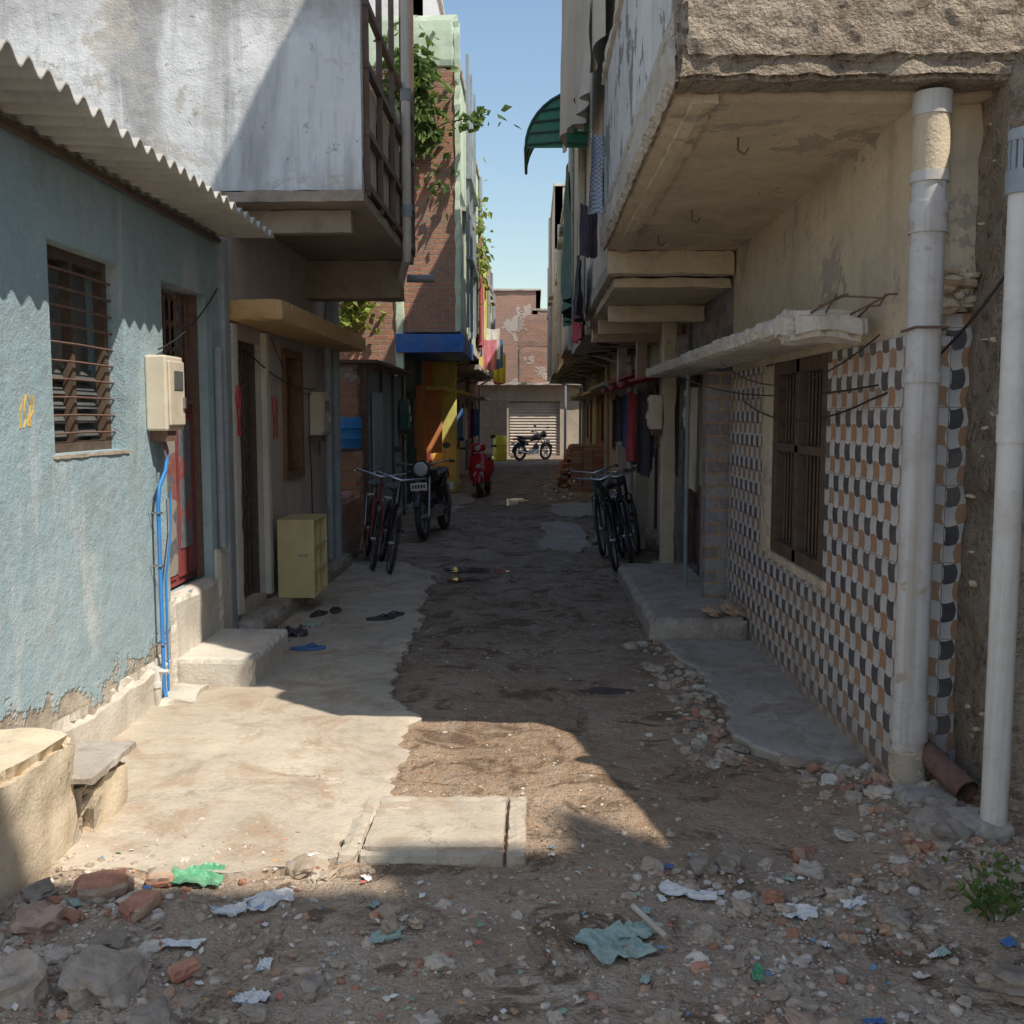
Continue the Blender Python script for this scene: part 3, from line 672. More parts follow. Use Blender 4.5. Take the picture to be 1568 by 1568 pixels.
def slipper(x,y,a,mat):
    b=B(); M=Matrix.Translation((x,y,.033))@Matrix.Rotation(a,4,'Z')
    n=20; ring=[]
    for t in range(n):
        th=t*2*pi/n; l=.12*math.cos(th); ww=.042*(1+.2*math.cos(th)-.15*math.cos(2*th))*math.sin(th); ring.append((l,ww))
    top=[M@Vector((p[0],p[1],.016)) for p in ring]; bot=[M@Vector((p[0],p[1],0)) for p in ring]
    b.loft([bot,top]); 
    b.tube([M@Vector((.07,0,.015)),M@Vector((.03,.02,.035)),M@Vector((-.02,.04,.015))],.005,6); b.tube([M@Vector((.07,0,.015)),M@Vector((.03,-.02,.035)),M@Vector((-.02,-.04,.015))],.005,6)
    b.make('slipper',mat)
for (x,y,a,m_) in [(-1.73,8.15,1.2,BLACK),(-1.62,8.3,1.7,BLACK),(-1.2,8.0,.4,BLACK),(-1.12,8.12,.9,DKC),(-1.55,6.95,.2,BLUC)]: slipper(x,y,a,m_)
scribble('wall_scribble',XL+.04,7.3,1.5,.1,.35,GRAF_R,5)
scribble('wall_scribble',XL-.011,8.5,1.45,.2,.35,GRAF_R,6)
def sag(p,q,s,n=12): return [tuple(Vector(p).lerp(Vector(q),t/n)+Vector((0,0,-s*4*(t/n)*(1-t/n)))) for t in range(n+1)]
b=B(); b.tube(sag((XL+.02,7.2,2.25),(XL+.03,10.0,1.9),.12),.006,5); b.tube(sag((XL+.02,8.4,2.28),(XL+.03,9.9,1.85),.15),.004,5); b.tube(sag((XL+.02,5.85,2.02),(XL+.02,7.0,2.5),.06),.005,5); b.tube([(XL+.02,9.75,1.45),(XL+.05,9.7,1.1),(XL+.03,9.8,.6),(XL+.05,9.72,.2)],.006,5); b.make('wall_cables',CABLE)

# ------------------------------------------------------------ LEFT 3: low wall, drum, tin shed
b=B(); b.rbox(-3.6,-2.05,12.3,12.5,-.05,1.22,.08,.015,5); b.rbox(-2.28,-2.06,11.0,12.3,-.05,.75,.08,.015,5); b.make('brick_wall',BRICK)
def drum(name,x,y,z,r,h,mat):
    e=group(name,(x,y,z)); b=B()
    prof=[(.9,0),(1,.03),(1,.3),(1.05,.33),(1,.36),(1,.64),(1.05,.67),(1,.7),(1,.95),(.92,1.),(.85,1.),(.82,.95)]
    b.loft([[(x+r*p*math.cos(t*2*pi/20),y+r*p*math.sin(t*2*pi/20),z+h*q) for t in range(20)] for p,q in prof]); b.make('body',mat,e,smooth=True)
drum('blue_water_drum',-2.22,12.4,1.24,.15,.38,BLUD)
g3=group('tin_shed',(-2.2,15,0))
def cs(u,v):
    y=13.1+3.8*u; return (-2.15+.018*math.sin(y*2*pi/.1),y,2.25*v)
b=B(); b.grid(cs,380,1); b.make('sheet_wall',SHEDM,g3)
b=B(); b.rbox(-3.8,-2.2,13.0,13.1,0,2.3,.1,.01); b.make('brick_end',BRICK,g3)
b=B(); b.box(-3.8,-1.95,12.95,16.9,2.3,2.34)
for y in (13.1,14.4,15.6,16.85): b.box(-2.2,-2.1,y-.04,y+.04,0,2.3)
b.make('roof_and_posts',WOOD,g3)
b=B(); b.box(-2.11,-2.08,13.5,14.3,.05,1.95); b.box(-2.08,-2.06,13.5,14.3,.9,.96); b.make('plank_door',GPIPE,g3)
meter_box('electric_meter_box',-2.1,16.4,1.4,.4,.5,1,TEALD)

# ------------------------------------------------------------ generic row house
def row_house(name,sd,y0,y1,wx,ox,zo,h,mw,mu,md=WOOD,ms=SLABC,door=.2,win=.6,canopy=None,upwin=True,dm=DARK):
    g=group(name,(wx,y0,0)); L=y1-y0
    d0=y0+L*door; w0=y0+L*win
    H=[(d0,d0+.85,.12,2.05),(w0,w0+.8,1.0,1.95)]
    b=B(); wall(b,'x',wx,wx+sd*.2,y0,y1,0,zo,H); b.make('ground_walls',mw,g)
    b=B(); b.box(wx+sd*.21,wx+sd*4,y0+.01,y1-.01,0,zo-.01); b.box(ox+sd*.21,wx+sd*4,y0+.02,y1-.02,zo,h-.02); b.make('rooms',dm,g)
    b=B(); b.box(wx+sd*.08,wx+sd*.12,d0+.03,d0+.82,.12,2.03)
    for k in range(3): b.box(wx+sd*.06,wx+sd*.08,d0+.1,d0+.75,.2+k*.62,.72+k*.62)
    b.box(wx-sd*.01,wx+sd*.1,d0-.03,d0+.03,.12,2.08); b.box(wx-sd*.01,wx+sd*.1,d0+.82,d0+.88,.12,2.08)
    b.make('door',md,g)
    b=B()
    for k in range(7): b.tube([(wx+sd*.06,w0+.06+k*.113,1.0),(wx+sd*.06,w0+.06+k*.113,1.95)],.008,5)
    b.box(wx-sd*.01,wx+sd*.08,w0-.03,w0+.04,.97,1.98); b.box(wx-sd*.01,wx+sd*.08,w0+.76,w0+.83,.97,1.98); b.box(wx-sd*.01,wx+sd*.08,w0+.04,w0+.76,.97,1.02); b.make('window',md,g)
    b=B(); b.rbox(min(ox-sd*.03,wx+sd*4),max(ox-sd*.03,wx+sd*4),y0-.03,y1-.02,zo,zo+.14,.15,.01,3); 
    b.rbox(min(ox-sd*.05,wx+sd*4),max(ox-sd*.05,wx+sd*4),y0-.04,y1-.02,h-.02,h+.08,.15,.01,3); b.make('slabs',ms,g)
    UH=[]
    z=zo+.14
    while z+2.6<h+.5 and upwin:
        UH.append((y0+L*.3,y0+L*.3+.8,z+.9,min(z+1.9,h-.3))); UH.append((y0+L*.65,y0+L*.65+.7,z+.9,min(z+1.9,h-.3))); z+=2.8
    b=B(); wall(b,'x',ox,ox+sd*.2,y0,y1,zo+.14,h-.02,UH)
    wall(b,'y',y0,y0+.15,min(ox+sd*.001,wx+sd*4),max(ox+sd*.001,wx+sd*4),zo+.14,h-.02); b.make('upper_walls',mu,g)
    b=B()
    for u in UH:
        b.box(ox-sd*.12,ox,u[0]-.1,u[1]+.1,u[3]+.06,u[3]+.12)
        for k in range(6): b.tube([(ox+sd*.03,u[0]+.1+k*.12,u[2]),(ox+sd*.03,u[0]+.1+k*.12,u[3])],.009,4)
    if UH: b.make('window_hoods_and_grilles',ms,g)
    if canopy is not None:
        b=B(); b.rbox(min(wx-sd*.45,wx),max(wx-sd*.45,wx),y0+.1,y1-.1,2.12,2.2,.12,.01); b.make('canopy',canopy,g)
    b=B(); b.tube([(ox-sd*.05,y1-.2,h),(ox-sd*.05,y1-.2,zo+.1),(wx-sd*.06,y1-.2,zo-.15),(wx-sd*.06,y1-.2,.1)],.045,8); b.make('downpipe',PVC if sd>0 else GPIPE,g,smooth=True)
    b=B(); b.rbox(min(wx-sd*.35,wx),max(wx-sd*.35,wx),d0-.2,d0+1.05,-.03,.12,.08,.012); b.make('doorstep',CONC2,g)
    return g

g4=row_house('brick_house',-1,17.0,19.6,-2.15,-1.2,2.98,7.2,TEALD,GREENP,TEALD)
b=B(); wall(b,'y',16.97,16.99,-6,-1.2,3.0,7.15); wall(b,'y',16.97,16.99,-6,-2.16,0,3.0); b.make('brick_front',BRICK,g4)
b=B(); b.rbox(-1.27,-1.16,16.93,17.05,3.0,7.9,.1,.01); b.rbox(-2.25,-2.1,16.9,17.05,0,7.2,.1,.015); b.rbox(-2.9,-1.2,16.95,17.1,7.2,8.0,.1,.01); b.make('green_grey_columns',GREENP,g4)
b=B(); b.rbox(-2.24,-1.12,16.85,19.7,2.66,2.97,.2,.005); b.make('blue_beam',BLUEP,g4)
b=B(); 
for z in (4.2,5.5): b.box(-1.1,-1.0,17.2,19.5,z,z+.05)
for y in (17.3,18.3,19.4): b.box(-1.1,-1.05,y,y+.05,3.1,7.5)
b.make('side_frame',GPIPE,g4)
row_house('green_house',-1,19.65,22.2,-2.1,-1.15,2.8,6.6,ORP,GREENP,REDM,canopy=YELP)
row_house('yellow_house',-1,22.25,26.3,-2.0,-1.15,2.6,5.3,YELP,YELP,BLUEP,canopy=YELP)
row_house('lilac_house',-1,26.35,31,-2.0,-1.2,2.7,5.2,PINKP,CREAM,WOODB,canopy=PINKP)
row_house('brick_house',-1,31.05,36,-1.9,-1.45,2.8,6.5,BRICK2,BRICK2,WOOD,canopy=SLABC)
g=group('white_tower_house',(-4,24,0)); b=B(); wall(b,'y',24,24.2,-5.5,-2.5,0,12.5,[(-4.6,-3.8,9.5,10.7)]); wall(b,'x',-2.5,-2.7,24,30,0,12.5); b.make('walls',WHC,g)
b=B(); b.rbox(-5.6,-2.4,23.9,30,12.5,12.65,.3,.01); b.rbox(-5.6,-2.45,23.95,30,9.0,9.1,.3,.01); b.box(-5.4,-2.75,24.22,30,0,12.4); b.make('slabs',CREAM,g)
b=B(); b.rbox(-2.1,-1.6,21.6,21.85,0,2.75,.1,.004); b.rbox(-2.1,-1.6,21.6,22.6,0,.9,.1,.004); b.make('yellow_compound_wall',YELP)
b=B(); b.rbox(-2.2,-1.75,19.9,20.0,.9,2.2,.1,.004); b.rbox(-2.2,-2.05,19.0,20.0,0.,2.2,.1,.004);b.make('orange_partition_wall',ORP)
g=group('shop_building',(0,39,0)); b=B(); wall(b,'y',39,39.25,-4,4,0,2.75,[(-.9,1.05,.1,2.15)]); wall(b,'y',39.05,39.25,-.55,1.6,2.85,5.4,[(.2,.8,3.6,4.6)]); b.make('walls',TAN,g)
b=B(); b.rbox(-4,4,38.6,39.3,2.75,2.85,.2,.01); b.box(-4,4,39.3,42,0,2.7); b.make('slab',SLABC,g)
b=B(); b.grid(lambda u,v:(-.9+1.95*u,39.12+.02*math.sin(v*2*pi*18),.12+2.0*v),1,180); b.make('rolling_shutter',SHUT,g)
b=B(); b.rbox(-.55,1.6,39.02,39.3,4.2,5.4,.2,.01); b.rbox(-.5,.6,38.98,39.3,2.86,4.2,.2,.01); b.make('brick_parapet',BRICK2,g)
b=B(); b.box(-2.2,-.95,38.4,38.45,.1,2.2); b.make('dark_gate',DARK,g)
row_house('brick_house',1,39.5,44,4,.0,0.2,5.6,BRICK2,BRICK2)
g=group('brick_house',(-1,46,0)); b=B(); wall(b,'y',46,46.2,-5,.35,0,7.1,[(-2.6,-1.9,4.6,5.6),(-.6,-.1,5,6)]); wall(b,'x',.35,.15,46,52,0,7.1); b.make('walls',BRICK2,g)
b=B(); b.rbox(-5,.4,45.9,52,7.1,7.2,.4,.01); b.box(-4.9,.1,46.3,52,0,7); b.make('roof',SLABC,g)
g=group('brick_house',(3,50,0)); b=B(); wall(b,'y',50,50.2,.4,6,0,6.0,[(1,1.7,4,5)]); b.make('walls',BRICK2,g)
b=B(); b.box(.5,6,50.3,55,0,5.95); b.make('rooms',TAN,g)
g=group('street_pole',(1.2,37.5,0)); b=B(); b.tube([(1.2,37.5,0),(1.2,37.5,6.3)],.05,8,.035); b.box(.7,1.7,37.47,37.53,6.0,6.06); b.box(.8,1.6,37.47,37.53,5.6,5.65); b.tube([(.8,37.5,6.06),(.8,37.5,6.2)],.03,8); b.tube([(1.6,37.5,6.06),(1.6,37.5,6.2)],.03,8); b.make('pole',GPIPE,g)

# ------------------------------------------------------------ RIGHT A: tile house
XR=1.58
gA=group('tile_house',(XR,6,0))
b=B(); wall(b,'x',XR,XR+.2,4.42,8.25,0,1.98,[(5.55,7.05,.75,1.98)]); 
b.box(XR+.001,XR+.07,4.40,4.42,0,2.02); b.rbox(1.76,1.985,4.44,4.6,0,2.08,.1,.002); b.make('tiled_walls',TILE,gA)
b=B(); wall(b,'x',XR+.012,XR+.2,4.45,8.25,1.98,2.97); b.make('upper_plaster',SOFF,gA)
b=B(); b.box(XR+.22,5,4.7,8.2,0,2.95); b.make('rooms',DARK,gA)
b=B(); b.box(XR+.07,1.76,4.5,4.7,0,2.97); b.rbox(1.74,2.0,4.42,4.6,2.09,2.97,.06,.01,5); b.make('corner_recess',SOFF,gA)
b=B(); b.rbox(1.86,3.2,4.12,4.7,0,3.1,.04,.025,8); b.make('stucco_column',STUC,gA)
b=B()
for k in range(26):
    b.stone((1.76+R.uniform(-.05,.08),4.40+R.uniform(-.05,.04),2.16+R.uniform(-.07,.1)),R.uniform(.02,.045))
for k in range(60): b.stone((1.88+R.uniform(-.03,.05),4.14+R.uniform(-.03,.3),R.uniform(.0,2.9)),R.uniform(.01,.028))
b.make('crumbling_mortar',SOFF,gA)
b=B(); b.rbox(XR-.012,XR+.2,6.78,7.07,.72,1.98,.05,.006); b.rbox(XR-.02,XR+.2,5.5,6.78,.70,.76,.05,.006); b.make('window_surround',SOFF,gA)
b=B()
for (y0,y1,z0,z1) in [(5.56,5.66,.76,1.98),(6.68,6.78,.76,1.98),(6.14,6.22,.76,1.98),(5.66,6.68,.76,.84),(5.66,6.68,1.9,1.98),(5.66,6.68,1.42,1.47)]: b.box(XR+.0,XR+.09,y0,y1,z0,z1)
for y in [5.72+.075*k for k in range(13)]: b.tube([(XR+.05,y,.8),(XR+.05,y,1.95)],.008,5)
b.make('window_frame',WOOD,gA,bevel=.004)
XO=.56
b=B(); b.rbox(XO,3.3,4.15,4.33,2.95,3.75,.018,.014,11,1.6); b.rbox(XO+.02,3.3,4.13,4.4,3.02,3.4,.02,.014,16); b.make('stucco_fascia',STUC,gA)
b=B(); b.rbox(XO+.02,XR+.3,4.33,8.3,2.93,3.05,.06,.007,4); b.rbox(XO+.08,XO+.2,4.3,8.3,2.90,2.96,.05,.006,5); b.rbox(XO+.02,XR,8.15,8.32,2.74,2.93,.06,.006); b.make('balcony_soffit',SOFF,gA)
b=B()
for (x,y) in [(.95,4.9),(1.0,6.6),(.9,7.5)]: b.tube([(x,y,2.94),(x,y,2.87),(x+.03,y,2.85),(x+.05,y,2.88)],.005,6)
b.make('soffit_hooks',RUST,gA)
b=B(); b.rbox(XO-.03,XO+.03,4.17,8.3,2.94,3.14,.035,.014,8); b.rbox(XO-.015,XO+.03,4.2,8.3,3.14,3.26,.035,.010,9); b.make('slab_edge',SLABC,gA)
b=B(); wall(b,'x',XO,XO+.12,4.34,8.3,3.26,4.2); b.make('balcony_parapet',WHITEP,gA)
b=B(); b.rbox(XO-.04,XO+.16,4.2,8.3,4.2,4.28,.08,.008); wall(b,'x',XO+.03,XO+.2,4.36,8.3,4.29,8.2,[(5.2,6.0,5.1,6.3),(6.8,7.6,5.1,6.3)]); wall(b,'y',4.345,4.5,XO+.03,4,3.7,8.2); b.box(XO+.22,4,4.5,8.28,3.3,8.15); b.rbox(XO-.06,4,4.1,8.3,8.2,8.3,.2,.01); b.make('upper_storey',CREAM,gA)
b=B(); b.rbox(1.14,XR+.0,5.0,10.4,2.02,2.12,.05,.010,5); b.make('canopy',CANW,gA)
b=B(); b.rbox(1.15,1.52,4.72,5.02,1.99,2.13,.03,.03,7); b.make('broken_canopy_end',CANW,gA)
b=B()
for (x,a) in [(1.25,.1),(1.34,-.05),(1.44,.12),(1.5,.0)]:
    b.tube([(x,4.8,2.1),(x+a*.4,4.65,2.13),(x+a*.8,4.52,2.12+abs(a)*.4),(x+a*.9,4.45,2.16)],.005,6)
b.tube([(1.3,4.75,2.14),(1.4,4.7,2.18),(1.55,4.6,2.16)],.005,6); b.make('bent_rebar',RUST,gA)
b=B()
b.tube(sag((XR-.03,7.6,1.75),(XR-.04,4.7,1.72),.12),.005,6)
b.tube(sag((XR-.04,4.7,1.72),(1.85,4.1,2.2),.08),.006,6)
b.tube(sag((1.2,6.6,1.98),(XR-.05,4.6,2.0),.18),.004,6)
b.tube(sag((1.2,8.6,1.98),(XR-.05,4.6,1.78),.1),.005,6)
b.make('electric_cable',CABLE)
e=group('pvc_downpipe',(1.6,4.27,0)); b=B()
b.tube([(1.60,4.27,2.93),(1.60,4.27,.05)],.068,24); b.make('pipe',PVC,e,smooth=True)
b=B()
for (z0,z1) in [(2.38,2.5),(1.78,1.82),(.28,.45),(2.58,2.62),(2.84,2.93)]: b.tube([(1.6,4.27,z0),(1.6,4.27,z0+.006),(1.6,4.27,z1)],.076,24)
b.make('collars',PVC,e,smooth=True)
b=B(); b.tube([(1.6,4.27,.0),(1.6,4.27,.24)],.074,20); b.tube([(1.6,4.27,2.62),(1.6,4.27,2.84)],.072,20); b.make('mortar_foot',SOFF,e,smooth=True)
b=B(); b.tube([(1.52,4.3,1.99),(1.54,4.2,2.0),(1.6,4.19,2.0),(1.67,4.2,2.0),(1.68,4.4,1.99)],.006,6); b.make('strap',RUST,e)
e=group('pvc_vent_pipe',(1.72,3.72,0)); b=B()
b.tube([(1.72,3.72,2.45),(1.72,3.72,.05)],.047,20); b.tube([(1.72,3.72,1.55),(1.72,3.72,1.65)],.052,20); b.make('pipe',PVCW,e,smooth=True)
b=B(); b.tube([(1.72,3.72,2.42),(1.72,3.72,2.5)],.058,20)
for k in range(14):
    a=k*2*pi/14; b.box(-.006,.006,-.008,.008,0,.11,Matrix.Translation((1.72+.047*math.cos(a),3.72+.047*math.sin(a),2.5))@Matrix.Rotation(a,4,'Z'))
b.tube([(1.72,3.72,2.60),(1.72,3.72,2.64)],.056,20); b.tube([(1.72,3.72,2.5),(1.72,3.72,2.6)],.036,12); b.make('vent_cap',GPIPE,e,smooth=True)
e=group('clay_pipe_stub',(1.7,4.1,.15)); b=B(); b.tube([(1.66,4.3,.24),(1.74,4.0,.15)],.05,14,caps=False); b.tube([(1.66,4.3,.24),(1.74,4.0,.15)],.042,14,caps=False); b.make('pipe',RUST,e,smooth=True)
e=group('raised_doorstep',(1.2,8.7,0)); b=B(); b.rbox(.86,XR,7.35,10.2,-.05,.17,.05,.018,4); b.make('platform',CONC2,e)
b=B(); b.stone((1.32,7.5,.2),.08,.6,2); b.stone((1.5,7.55,.2),.09,.6,2); b.make('loose_bricks',BRKCH,e)
e=group('painted_brick_pillar',(1.5,8.5,0)); b=B(); b.rbox(1.40,1.62,8.28,8.5,0.1,2.0,.08,.003); b.make('pillar',BRPAINT,e)
b=B(); b.tube([(1.34,8.9,.15),(1.34,8.9,2.0)],.018,10); b.make('standpipe',SHEDM)
gB=row_house('plaster_house',1,8.36,12.4,1.6,.62,2.75,7.9,BRPAINT,CREAM,WOOD,canopy=None,door=.35,win=.72,upwin=False)
row_house('plaster_house',1,12.45,16.9,1.65,.66,2.6,8.1,TAN,TAN,WOODB,canopy=REDM,door=.1,upwin=False)
row_house('grey_house',1,16.95,21.5,1.6,.60,2.8,5.5,GREYP,WHITEP,WOOD,canopy=SLABC)
row_house('brick_house',1,21.55,26.5,1.7,.66,2.7,5.8,BRICK,BRICK2,WOOD,canopy=SLABC)
row_house('concrete_house',1,26.55,31,1.6,.56,2.7,7.4,CREAM,SLABC,WOODB,canopy=CANW)
row_house('cream_house',1,31.05,35.5,1.7,.60,2.7,6.6,TAN,CREAM,WOODB,canopy=SLABC)
b=B(); b.rbox(.65,1.6,8.36,12.3,2.66,2.75,.1,.006)
for y in (9.6,11.0,12.2): b.rbox(.7,1.6,y,y+.18,2.5,2.66,.1,.006)
b.make('soffit_beams',SOFF,gB)
for (x,y,m_) in [(1.32,10.45,SOFF),(1.25,12.45,TAN),(1.2,14.6,GREYP)]:
    b=B(); b.rbox(x,x+.14,y,y+.2,0,2.6,.1,.008); b.make('porch_column',m_)
meter_box('electric_meter_box',1.56,9.6,1.5,.3,.4,-1)
meter_box('electric_meter_box',1.32,10.55,1.5,.22,.35,-1)
b=B(); b.grid(lambda u,v:(.98+.6*u,10.45+4.5*v,1.98+.13*u+.03*math.sin(v*20)),6,60); b.make('red_cloth_awning',REDC)

def cloth(name,p0,p1,drop,mat,folds=5,amp=.04,n=50):
    b=B(); p0=Vector(p0); p1=Vector(p1); d=(p1-p0).normalized(); nn=Vector((-d.y,d.x,0)); s0=R.uniform(0,50)
    def fn(u,v):
        p=p0.lerp(p1,u); p=p+nn*amp*(.3+.7*v)*math.sin(u*folds*2*pi+s0+v*.8)+nn*amp*.5*noise.noise(Vector((u*9,v*3,s0)))
        return tuple(p+Vector((0,0,-drop*v*(1+.06*noise.noise(Vector((u*5,s0,0)))) -.03*math.sin(u*pi))))
    b.grid(fn,n,16); return b.make(name,mat,smooth=True)
cloth('hanging_canvas',(.50,7.6,6.3),(.30,11.2,6.4),1.95,TARP,5,.05)
cloth('hanging_canvas',(.42,8.2,4.9),(.40,9.4,4.9),.75,TARP,3,.05)
cloth('hanging_shirt',(.44,8.2,3.85),(.60,8.3,3.85),.6,CHECK,1.5,.05)
cloth('hanging_shirt',(.42,9.2,3.5),(.58,9.25,3.5),.45,DKC,1,.04)
cloth('teal_tarp',(.40,12.3,4.6),(.52,15.5,4.6),1.6,SKIRT,6,.06)
cloth('hanging_cloth',(.48,10.8,3.3),(.52,12.0,3.3),.6,DKC,3,.05)
cloth('hanging_cloth',(.56,12.8,3.1),(.56,13.8,3.1),.5,REDC,3,.05)
for i,(y,m_,x) in enumerate([(10.9,DKC,1.1),(11.3,DKC,1.15),(11.6,GREYP,1.2),(11.9,REDC,1.1),(12.2,DKC,1.15),(13.1,BLUC,1.15),(13.6,DKC,1.1),(14.2,WHC,1.15),(9.3,TARP,1.38)]): cloth('hanging_cloth',(x,y,1.92),(x+.2,y+.1,1.92),U_ if False else R.uniform(.6,.95),m_,1.5,.03,20)
cloth('red_banner',(-1.08,20.8,5.3),(-1.08,22.1,5.3),2.2,REDC,2,.05)
for i,(x,y,z,m_) in enumerate([(-.95,24,3.4,PINKC),(-.9,24.6,3.7,WHC),(-.85,25.4,3.5,BLUC),(-.8,26.5,3.2,YELD),(-.85,28,3.2,REDC),(-.9,29,3.4,WHC)]): cloth('hanging_cloth',(x-.2,y,z),(x+.12,y+.1,z),.7,m_,2,.03,20)
for i,(x,y,m_) in enumerate([(-1.75,22.9,BLUC),(-1.7,23.6,WHC),(-1.7,24.6,PINKC),(-1.65,25.6,DKC),(-1.6,27,BLUC)]): cloth('hanging_cloth',(x-.2,y,1.8),(x+.2,y+.1,1.8),.7,m_,2,.03,20)
e=group('green_window_awning',(.3,12,4.6)); b=B()
def aw(u,v):
    a=u*pi/2; return (.6-.68*math.sin(a),11.5+1.2*v,4.55+.62*math.cos(a)+.0)
b.grid(aw,12,8); b.make('cover',GAWN,e,smooth=True)
b=B()
for v in (0,.33,.66,1): b.tube([aw(u/10,v) for u in range(11)],.015,6)
b.tube([aw(1,0),aw(1,1)],.018,6)
for k in range(5):
    z=4.58+k*.12; b.tube([(.6,11.5,z),(.3,11.5,z+.03),(.6-.68*math.cos(math.asin(min(1,(z-4.55)/.62))),11.5,z)],.012,6)
b.make('ribs',TEALD,e)
b=B(); vs=[(.6,11.52,4.55)]+[tuple(Vector(aw(u/10,0))+Vector((0,.02,0))) for u in range(11)]; b.add(vs,[(0,i,i+1) for i in range(1,11)]); b.make('side_panel',GAWN,e)

e=group('terrace_creeper',(-2,16.8,6)); b=B()
b.leaves((-1.95,16.75,6.9),(.5,.3,.8),420,.2); b.leaves((-1.75,16.7,6.2),(.3,.2,.4),150,.18,.5); b.leaves((-2.0,16.7,5.9),(.2,.15,.5),80,.17,.6); b.leaves((-1.0,16.6,6.3),(.5,.2,.18),45,.2); b.leaves((-1.5,16.7,5.4),(.3,.1,.5),30,.15,.5); b.make('foliage',LEAF,e)
b=B(); b.tube([(-1.9,16.9,5.6),(-1.95,16.8,6.4),(-1.9,16.8,7.3)],.03,6,.01); b.tube([(-1.9,16.85,6.0),(-1.4,16.7,6.25),(-.7,16.6,6.35)],.02,6,.006); b.make('stems',BARK,e)
e=group('wall_creeper',(-3,16.8,3.6)); b=B(); b.leaves((-2.95,16.75,3.5),(.5,.15,.55),260,.17); b.make('foliage',LEAFY,e)
b=B(); b.tube([(-2.9,16.9,2.8),(-3.1,16.8,3.9)],.02,6); b.make('stem',BARK,e)
e=group('potted_creeper',(-1.1,20,4)); b=B(); b.leaves((-1.0,20.2,4.9),(.2,.5,1.1),140,.15,.4); b.make('foliage',LEAFY,e)
b=B(); b.tube([(-1.05,20,3.2),(-1.02,20.2,5.8)],.02,6); b.make('stem',BARK,e)

# ------------------------------------------------------------ vehicles
def bicycle(loc,heading,lean,fm,steer=0.):
    M=Matrix.Translation(loc)@Matrix.Rotation(heading,4,'Z')@Matrix.Rotation(lean,4,'X')
    e=group('bicycle',mat=M)
    rr=.33; rh=(-.52,0,rr); fh=(.56,0,rr)
    b=B()
    for c in (rh,fh): b.torus(c,rr-.018,.02,36,8)
    b.make('tyres',BLACK,e,True,local=True)
    b=B()
    for c in (rh,fh):
        b.torus(c,rr-.04,.009,36,6)
        for k in range(20):
            a=k*2*pi/20; b.tube([(c[0],(.03 if k%2 else -.03),c[2]),(c[0]+(rr-.04)*math.cos(a),0,c[2]+(rr-.04)*math.sin(a))],.0018,3,caps=False)
        b.tube([(c[0],-.05,c[2]),(c[0],.05,c[2])],.02,8)
    b.tube([(.36,-.28,1.02),(.32,-.26,1.03),(.40,-.1,1.0),(.41,0,.98),(.40,.1,1.0),(.32,.26,1.03),(.22,.28,1.02)],.012,8); b.tube([(.36,-.28,1.02),(.22,-.28,1.02)],.012,8)
    for s in (-1,1):
        b.tube([(-.86,s*.06,.70),(-.3,s*.06,.72)],.007,6); b.tube([(-.86,s*.06,.70),(rh[0],s*.06,rr)],.006,6)
    b.tube([(-.86,-.06,.70),(-.86,.06,.70)],.007,6); b.tube([(-.6,-.06,.71),(-.6,.06,.71)],.007,6)
    b.tube([(-.05,-.1,.27),(.05,-.12,.13)],.009,6); b.tube([(-.05,.1,.27),(-.15,.12,.41)],.009,6); b.torus((-.05,-.05,.27),.09,.006,20,5)
    b.make('rims_bars_carrier',STEEL,e,True,local=True)
    b=B()
    BB=(-.05,0,.27); ST=(-.19,0,.78); HT=(.39,0,.9); HB=(.42,0,.74)
    b.tube([BB,ST],.016,8); b.tube([(-.17,0,.74),HT],.015,8); b.tube([BB,HB],.018,8); b.tube([HT,HB],.02,8); b.tube([HT,(.41,0,.98)],.013,8)
    for s in (-1,1):
        b.tube([BB,(rh[0],s*.055,rr)],.01,6); b.tube([(-.18,s*.01,.75),(rh[0],s*.055,rr)],.009,6)
        b.tube([HB,(.44,s*.05,.70),(.50,s*.05,.5),(fh[0],s*.055,rr)],.012,6)
    b.box(-.5,-.0,-.065,-.055,.25,.36)
    b.make('frame',fm,e,True,local=True)
    b=B()
    for c,a0,a1 in ((rh,.1*pi,1.05*pi),(fh,.15*pi,.95*pi)):
        b.torus(c,rr+.02,.022,20,6,a0,a1,1.)
    b.make('mudguards',BLKP,e,True,local=True)
    b=B(); b.loft([[(x,wd*math.cos(t*pi/5),z+h_*math.sin(t*pi/5)) for t in range(10)] for x,wd,z,h_ in [(-.38,.03,.86,.02),(-.34,.09,.87,.04),(-.24,.09,.86,.04),(-.14,.035,.86,.03),(-.06,.02,.86,.02)]]); b.tube([ST,(-.21,0,.86)],.012,6)
    for s in (-1,1): b.tube([(.34,s*.275,1.025),(.21,s*.28,1.02)],.018,8); b.box(.03,.13,s*.12-.04,s*.12+.04,.10,.13) if s<0 else b.box(-.2,-.1,.08,.16,.39,.42)
    b.make('saddle_grips_pedals',BLACK,e,True,local=True)
    return e
bicycle((-1.80,11.2,.02),-1.36,-.12,REDM); bicycle((-1.60,11.0,.0),-1.36,-.16,BLKP)
bicycle((.98,11.3,0),-1.72,.2,BLKP); bicycle((1.12,11.75,0),-1.62,.16,BLKP); bicycle((.92,12.4,0),-1.72,.15,TEALD); bicycle((1.2,12.6,0),-1.5,.15,BLKP)

